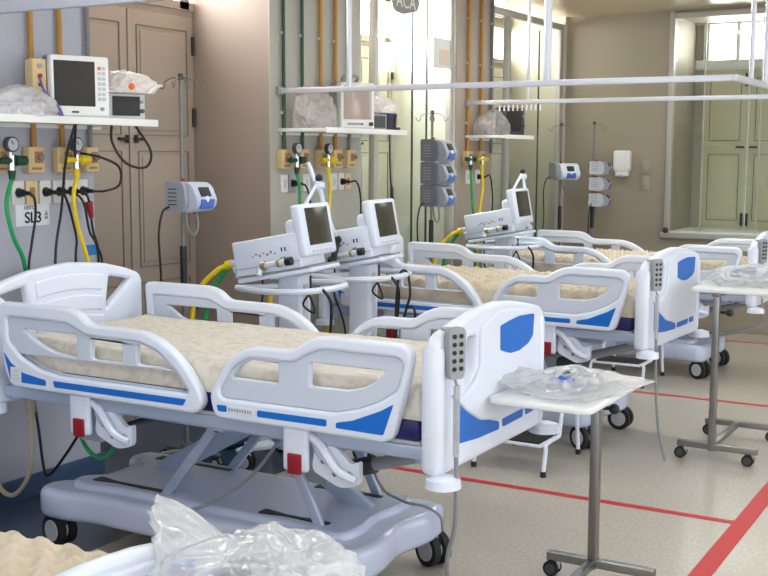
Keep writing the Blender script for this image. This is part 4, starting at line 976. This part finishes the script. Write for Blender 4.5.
# poster, lettering and end-wall fittings
t = one(MB().box((WX-.025, 8.35, 2.50), (.003, .34, .24), M['white_flat']), 'paper_notice', 'white paper sheet on the glass of the second recess', 'notice')
MB().box((WX-.0225, 8.37, 2.47), (.002, .17, .12), mat('faded_print', srgb(236, 214, 196), .6)).build('faded_print', t)
t = thing('wall_lettering', 'grey letter sticker high on the glass of the second recess', 'sign', (WX-.03, 7.73, 2.83))
MB().add_mesh(plate(fillet([(-.20, -.07), (-.05, -.09), (.20, -.04), (.23, .05), (.1, .11), (-.14, .10), (-.22, .03)], .05), [], .004, .001), M['textgrey'], MX((0, 1, 0), (0, 0, 1), (1, 0, 0))).build('backing', t)
MB().add_mesh(text_mesh('ACA', .15), M['white_flat'], MX((0, 1, 0), (0, 0, 1), (1, 0, 0), (.004, 0, .01)), False).build('lettering', t)
t = thing('soap_dispenser', 'white soap dispenser on the end wall', 'dispenser', (-3.62, EY, 1.48))
MB().box((0, -.05, .15), (.165, .10, .21), M['white_flat'], bev=.02).box((0, -.045, .03), (.13, .085, .06), M['white_flat'], bev=.015).build('housing', t)
MB().box((0, -.08, .01), (.06, .05, .03), M['lgrey'], bev=.01).build('nozzle', t)
for z, lab in ((1.575, 'pale switch plate on the end wall, upper of two'), (1.415, 'pale outlet plate on the end wall, lower of two')):
    t = thing('wall_plate', lab, 'wall plate', (-3.40, EY, z), 0, 'end wall plates')
    MB().box((0, -.006, 0), (.085, .012, .125), M['wall_beige'], bev=.004).build('plate', t)
    MB().box((0, -.013, 0), (.03, .006, .05), M['shutter'], bev=.002).build('switch', t)

# ------------------------------------------------------------------ curtain tracks
def track(lab, y, z, x1, hangers, ret=None, th=.034):
    t = thing('curtain_track', lab, 'curtain track', (WX, y, z), 0, 'ceiling-hung curtain tracks')
    L = x1-WX
    L2 = L-.027 if ret else L
    rl = MB().box((L2/2, 0, 0), (L2, .028, th), M['track'], bev=.003)
    if ret: rl.box((L-.013, ret/2, 0), (.028, ret+.028, .034), M['track'], bev=.003)
    rl.build('rail', t)
    MB().box((.02, 0, 0), (.03, .05, .055), M['grey'], bev=.004).build('wall_bracket', t)
    for hx, hy, r in hangers:
        MB().cyl((hx-WX, hy, .015), (hx-WX, hy, CZ-z), r, M['track'], seg=12).build('hanger_rod', t)
track('nearest white curtain track crossing the top left of the photo', 3.34, 2.28, -1.2, ((-3.42, 0, .018), (-1.3, 0, .018)), None, .046)
track('curtain track beside the middle bed, turning a corner toward the end window', 5.993, 2.085, -1.38, ((-3.71, 0, .017), (-2.417, 0, .022), (-1.394, .38, .014), (-1.394, .735, .014)), 2.5)
track('farthest curtain track, below the turning one', 8.717, 2.12, -1.0, ((-3.68, 0, .014), (-1.05, 0, .014)))
g_ = thing('curtain_gliders', 'row of white curtain gliders under the farthest track', 'gliders', (-3.93, 8.717, 2.10))
for k in range(10): MB().box((-.0+.04*k, 0, -.028), (.012, .012, .05), M['white_flat'], bev=.003).build('glider', g_)

# ------------------------------------------------------------------ loose cords and hoses around the foreground bed
one(MB().tube([(-3.53, 3.5, .60), (-3.535, 3.5, .49), (-3.48, 3.5, .41), (-3.40, 3.5, .395), (-3.335, 3.5, .46), (-3.32, 3.5, .60)], .009, M['green']), 'green_tubing', 'green tube looping under the foreground bed', 'hose')
one(MB().tube([(-3.70, 3.78, .60), (-3.837, 3.8, .39), (-3.96, 3.8, .236), (-4.04, 3.8, .155), (-4.08, 3.8, .17), (-4.113, 3.8, .387), (-4.16, 3.8, .64)], .007, M['black']), 'mains_lead', 'black cord sagging behind the head of the foreground bed', 'power cord')
t = thing('drain_hose', 'beige hose hanging from a connector at the left photo edge', 'hose', (-3.83, 3.5, 0))
MB().tube([(0, 0, .56), (.0, 0, .42), (-.01, 0, .30), (-.06, 0, .20), (-.14, 0, .14), (-.22, 0, .17), (-.26, 0, .30)], .011, M['tube_beige']).build('tube', t)
MB().cyl((.005, 0, .54), (-.025, .0, .70), .022, M['tube_beige'], r2=.032).build('connector', t)
one(MB().tube([(-2.50, 3.55, .60), (-2.62, 3.53, .44), (-2.74, 3.50, .335), (-2.80, 3.42, .30), (-2.86, 3.365, .275), (-2.88, 3.352, .20)], .007, M['tube_grey']), 'grey_cable', 'grey cable lying across the base of the foreground bed', 'cable', 'bed cables')
one(MB().tube([(-2.25, 3.85, .60), (-2.29, 3.88, .44), (-2.25, 3.90, .33), (-2.18, 3.9, .302), (-2.12, 3.88, .298), (-2.06, 3.90, .29), (-2.005, 3.93, .25), (-1.99, 3.93, .19)], .006, M['tube_grey']), 'grey_cable', 'thin grey cable at the foot end of the foreground bed base', 'cable', 'bed cables')
one(MB().tube([(-1.75, 9.2, .52), (-1.80, 9.1, .42), (-1.95, 9.0, .34), (-2.1, 8.95, .31)], .008, M['tube_grey']), 'grey_cable', 'grey cable at the foot end of the farthest bed', 'cable', 'bed cables')

# ------------------------------------------------------------------ ceiling lights
for i, (x, y) in enumerate([(x, y) for y in (0.2, 2.6, 5.0, 7.4, 9.3) for x in (-2.6, 0.2, 2.6)]):
    t = thing('ceiling_light', 'white fluorescent ceiling panel lighting the ward from above', 'ceiling light', (x, y, CZ), 0, 'fluorescent ceiling panels')
    MB().box((0, 0, -.02), (1.24, .34, .038), M['white_flat'], bev=.004).build('housing', t)
    MB().box((0, 0, -.041), (1.18, .28, .006), M['lamp']).build('diffuser', t)

wd = bpy.data.worlds.new('World'); scene.world = wd; wd.use_nodes = True
wd.node_tree.nodes['Background'].inputs[0].default_value = (.85, .9, 1, 1); wd.node_tree.nodes['Background'].inputs[1].default_value = .6

# ------------------------------------------------------------------ camera
cd = bpy.data.cameras.new('Camera'); cam = bpy.data.objects.new('Camera', cd); COL.objects.link(cam)
cd.sensor_width = 36; cd.lens = 1134.52/768*36; cd.clip_start = .05
fwd = Vector((-.4963628949626216, .8601710366782357, -.11717364961549566)); rt = Vector((.8658843953989733, .5002268349044691, .004162624894390484)); up = Vector((-.06219397325207514, .09939266221078148, .9931027179450138))
cam.matrix_world = MX(rt, up, -fwd, (0, 0, 1.68908))
scene.camera = cam
vs = scene.view_settings; vs.view_transform = 'Standard'; vs.look = 'None'; vs.gamma = 1; vs.exposure = .68; vs.use_curve_mapping = False
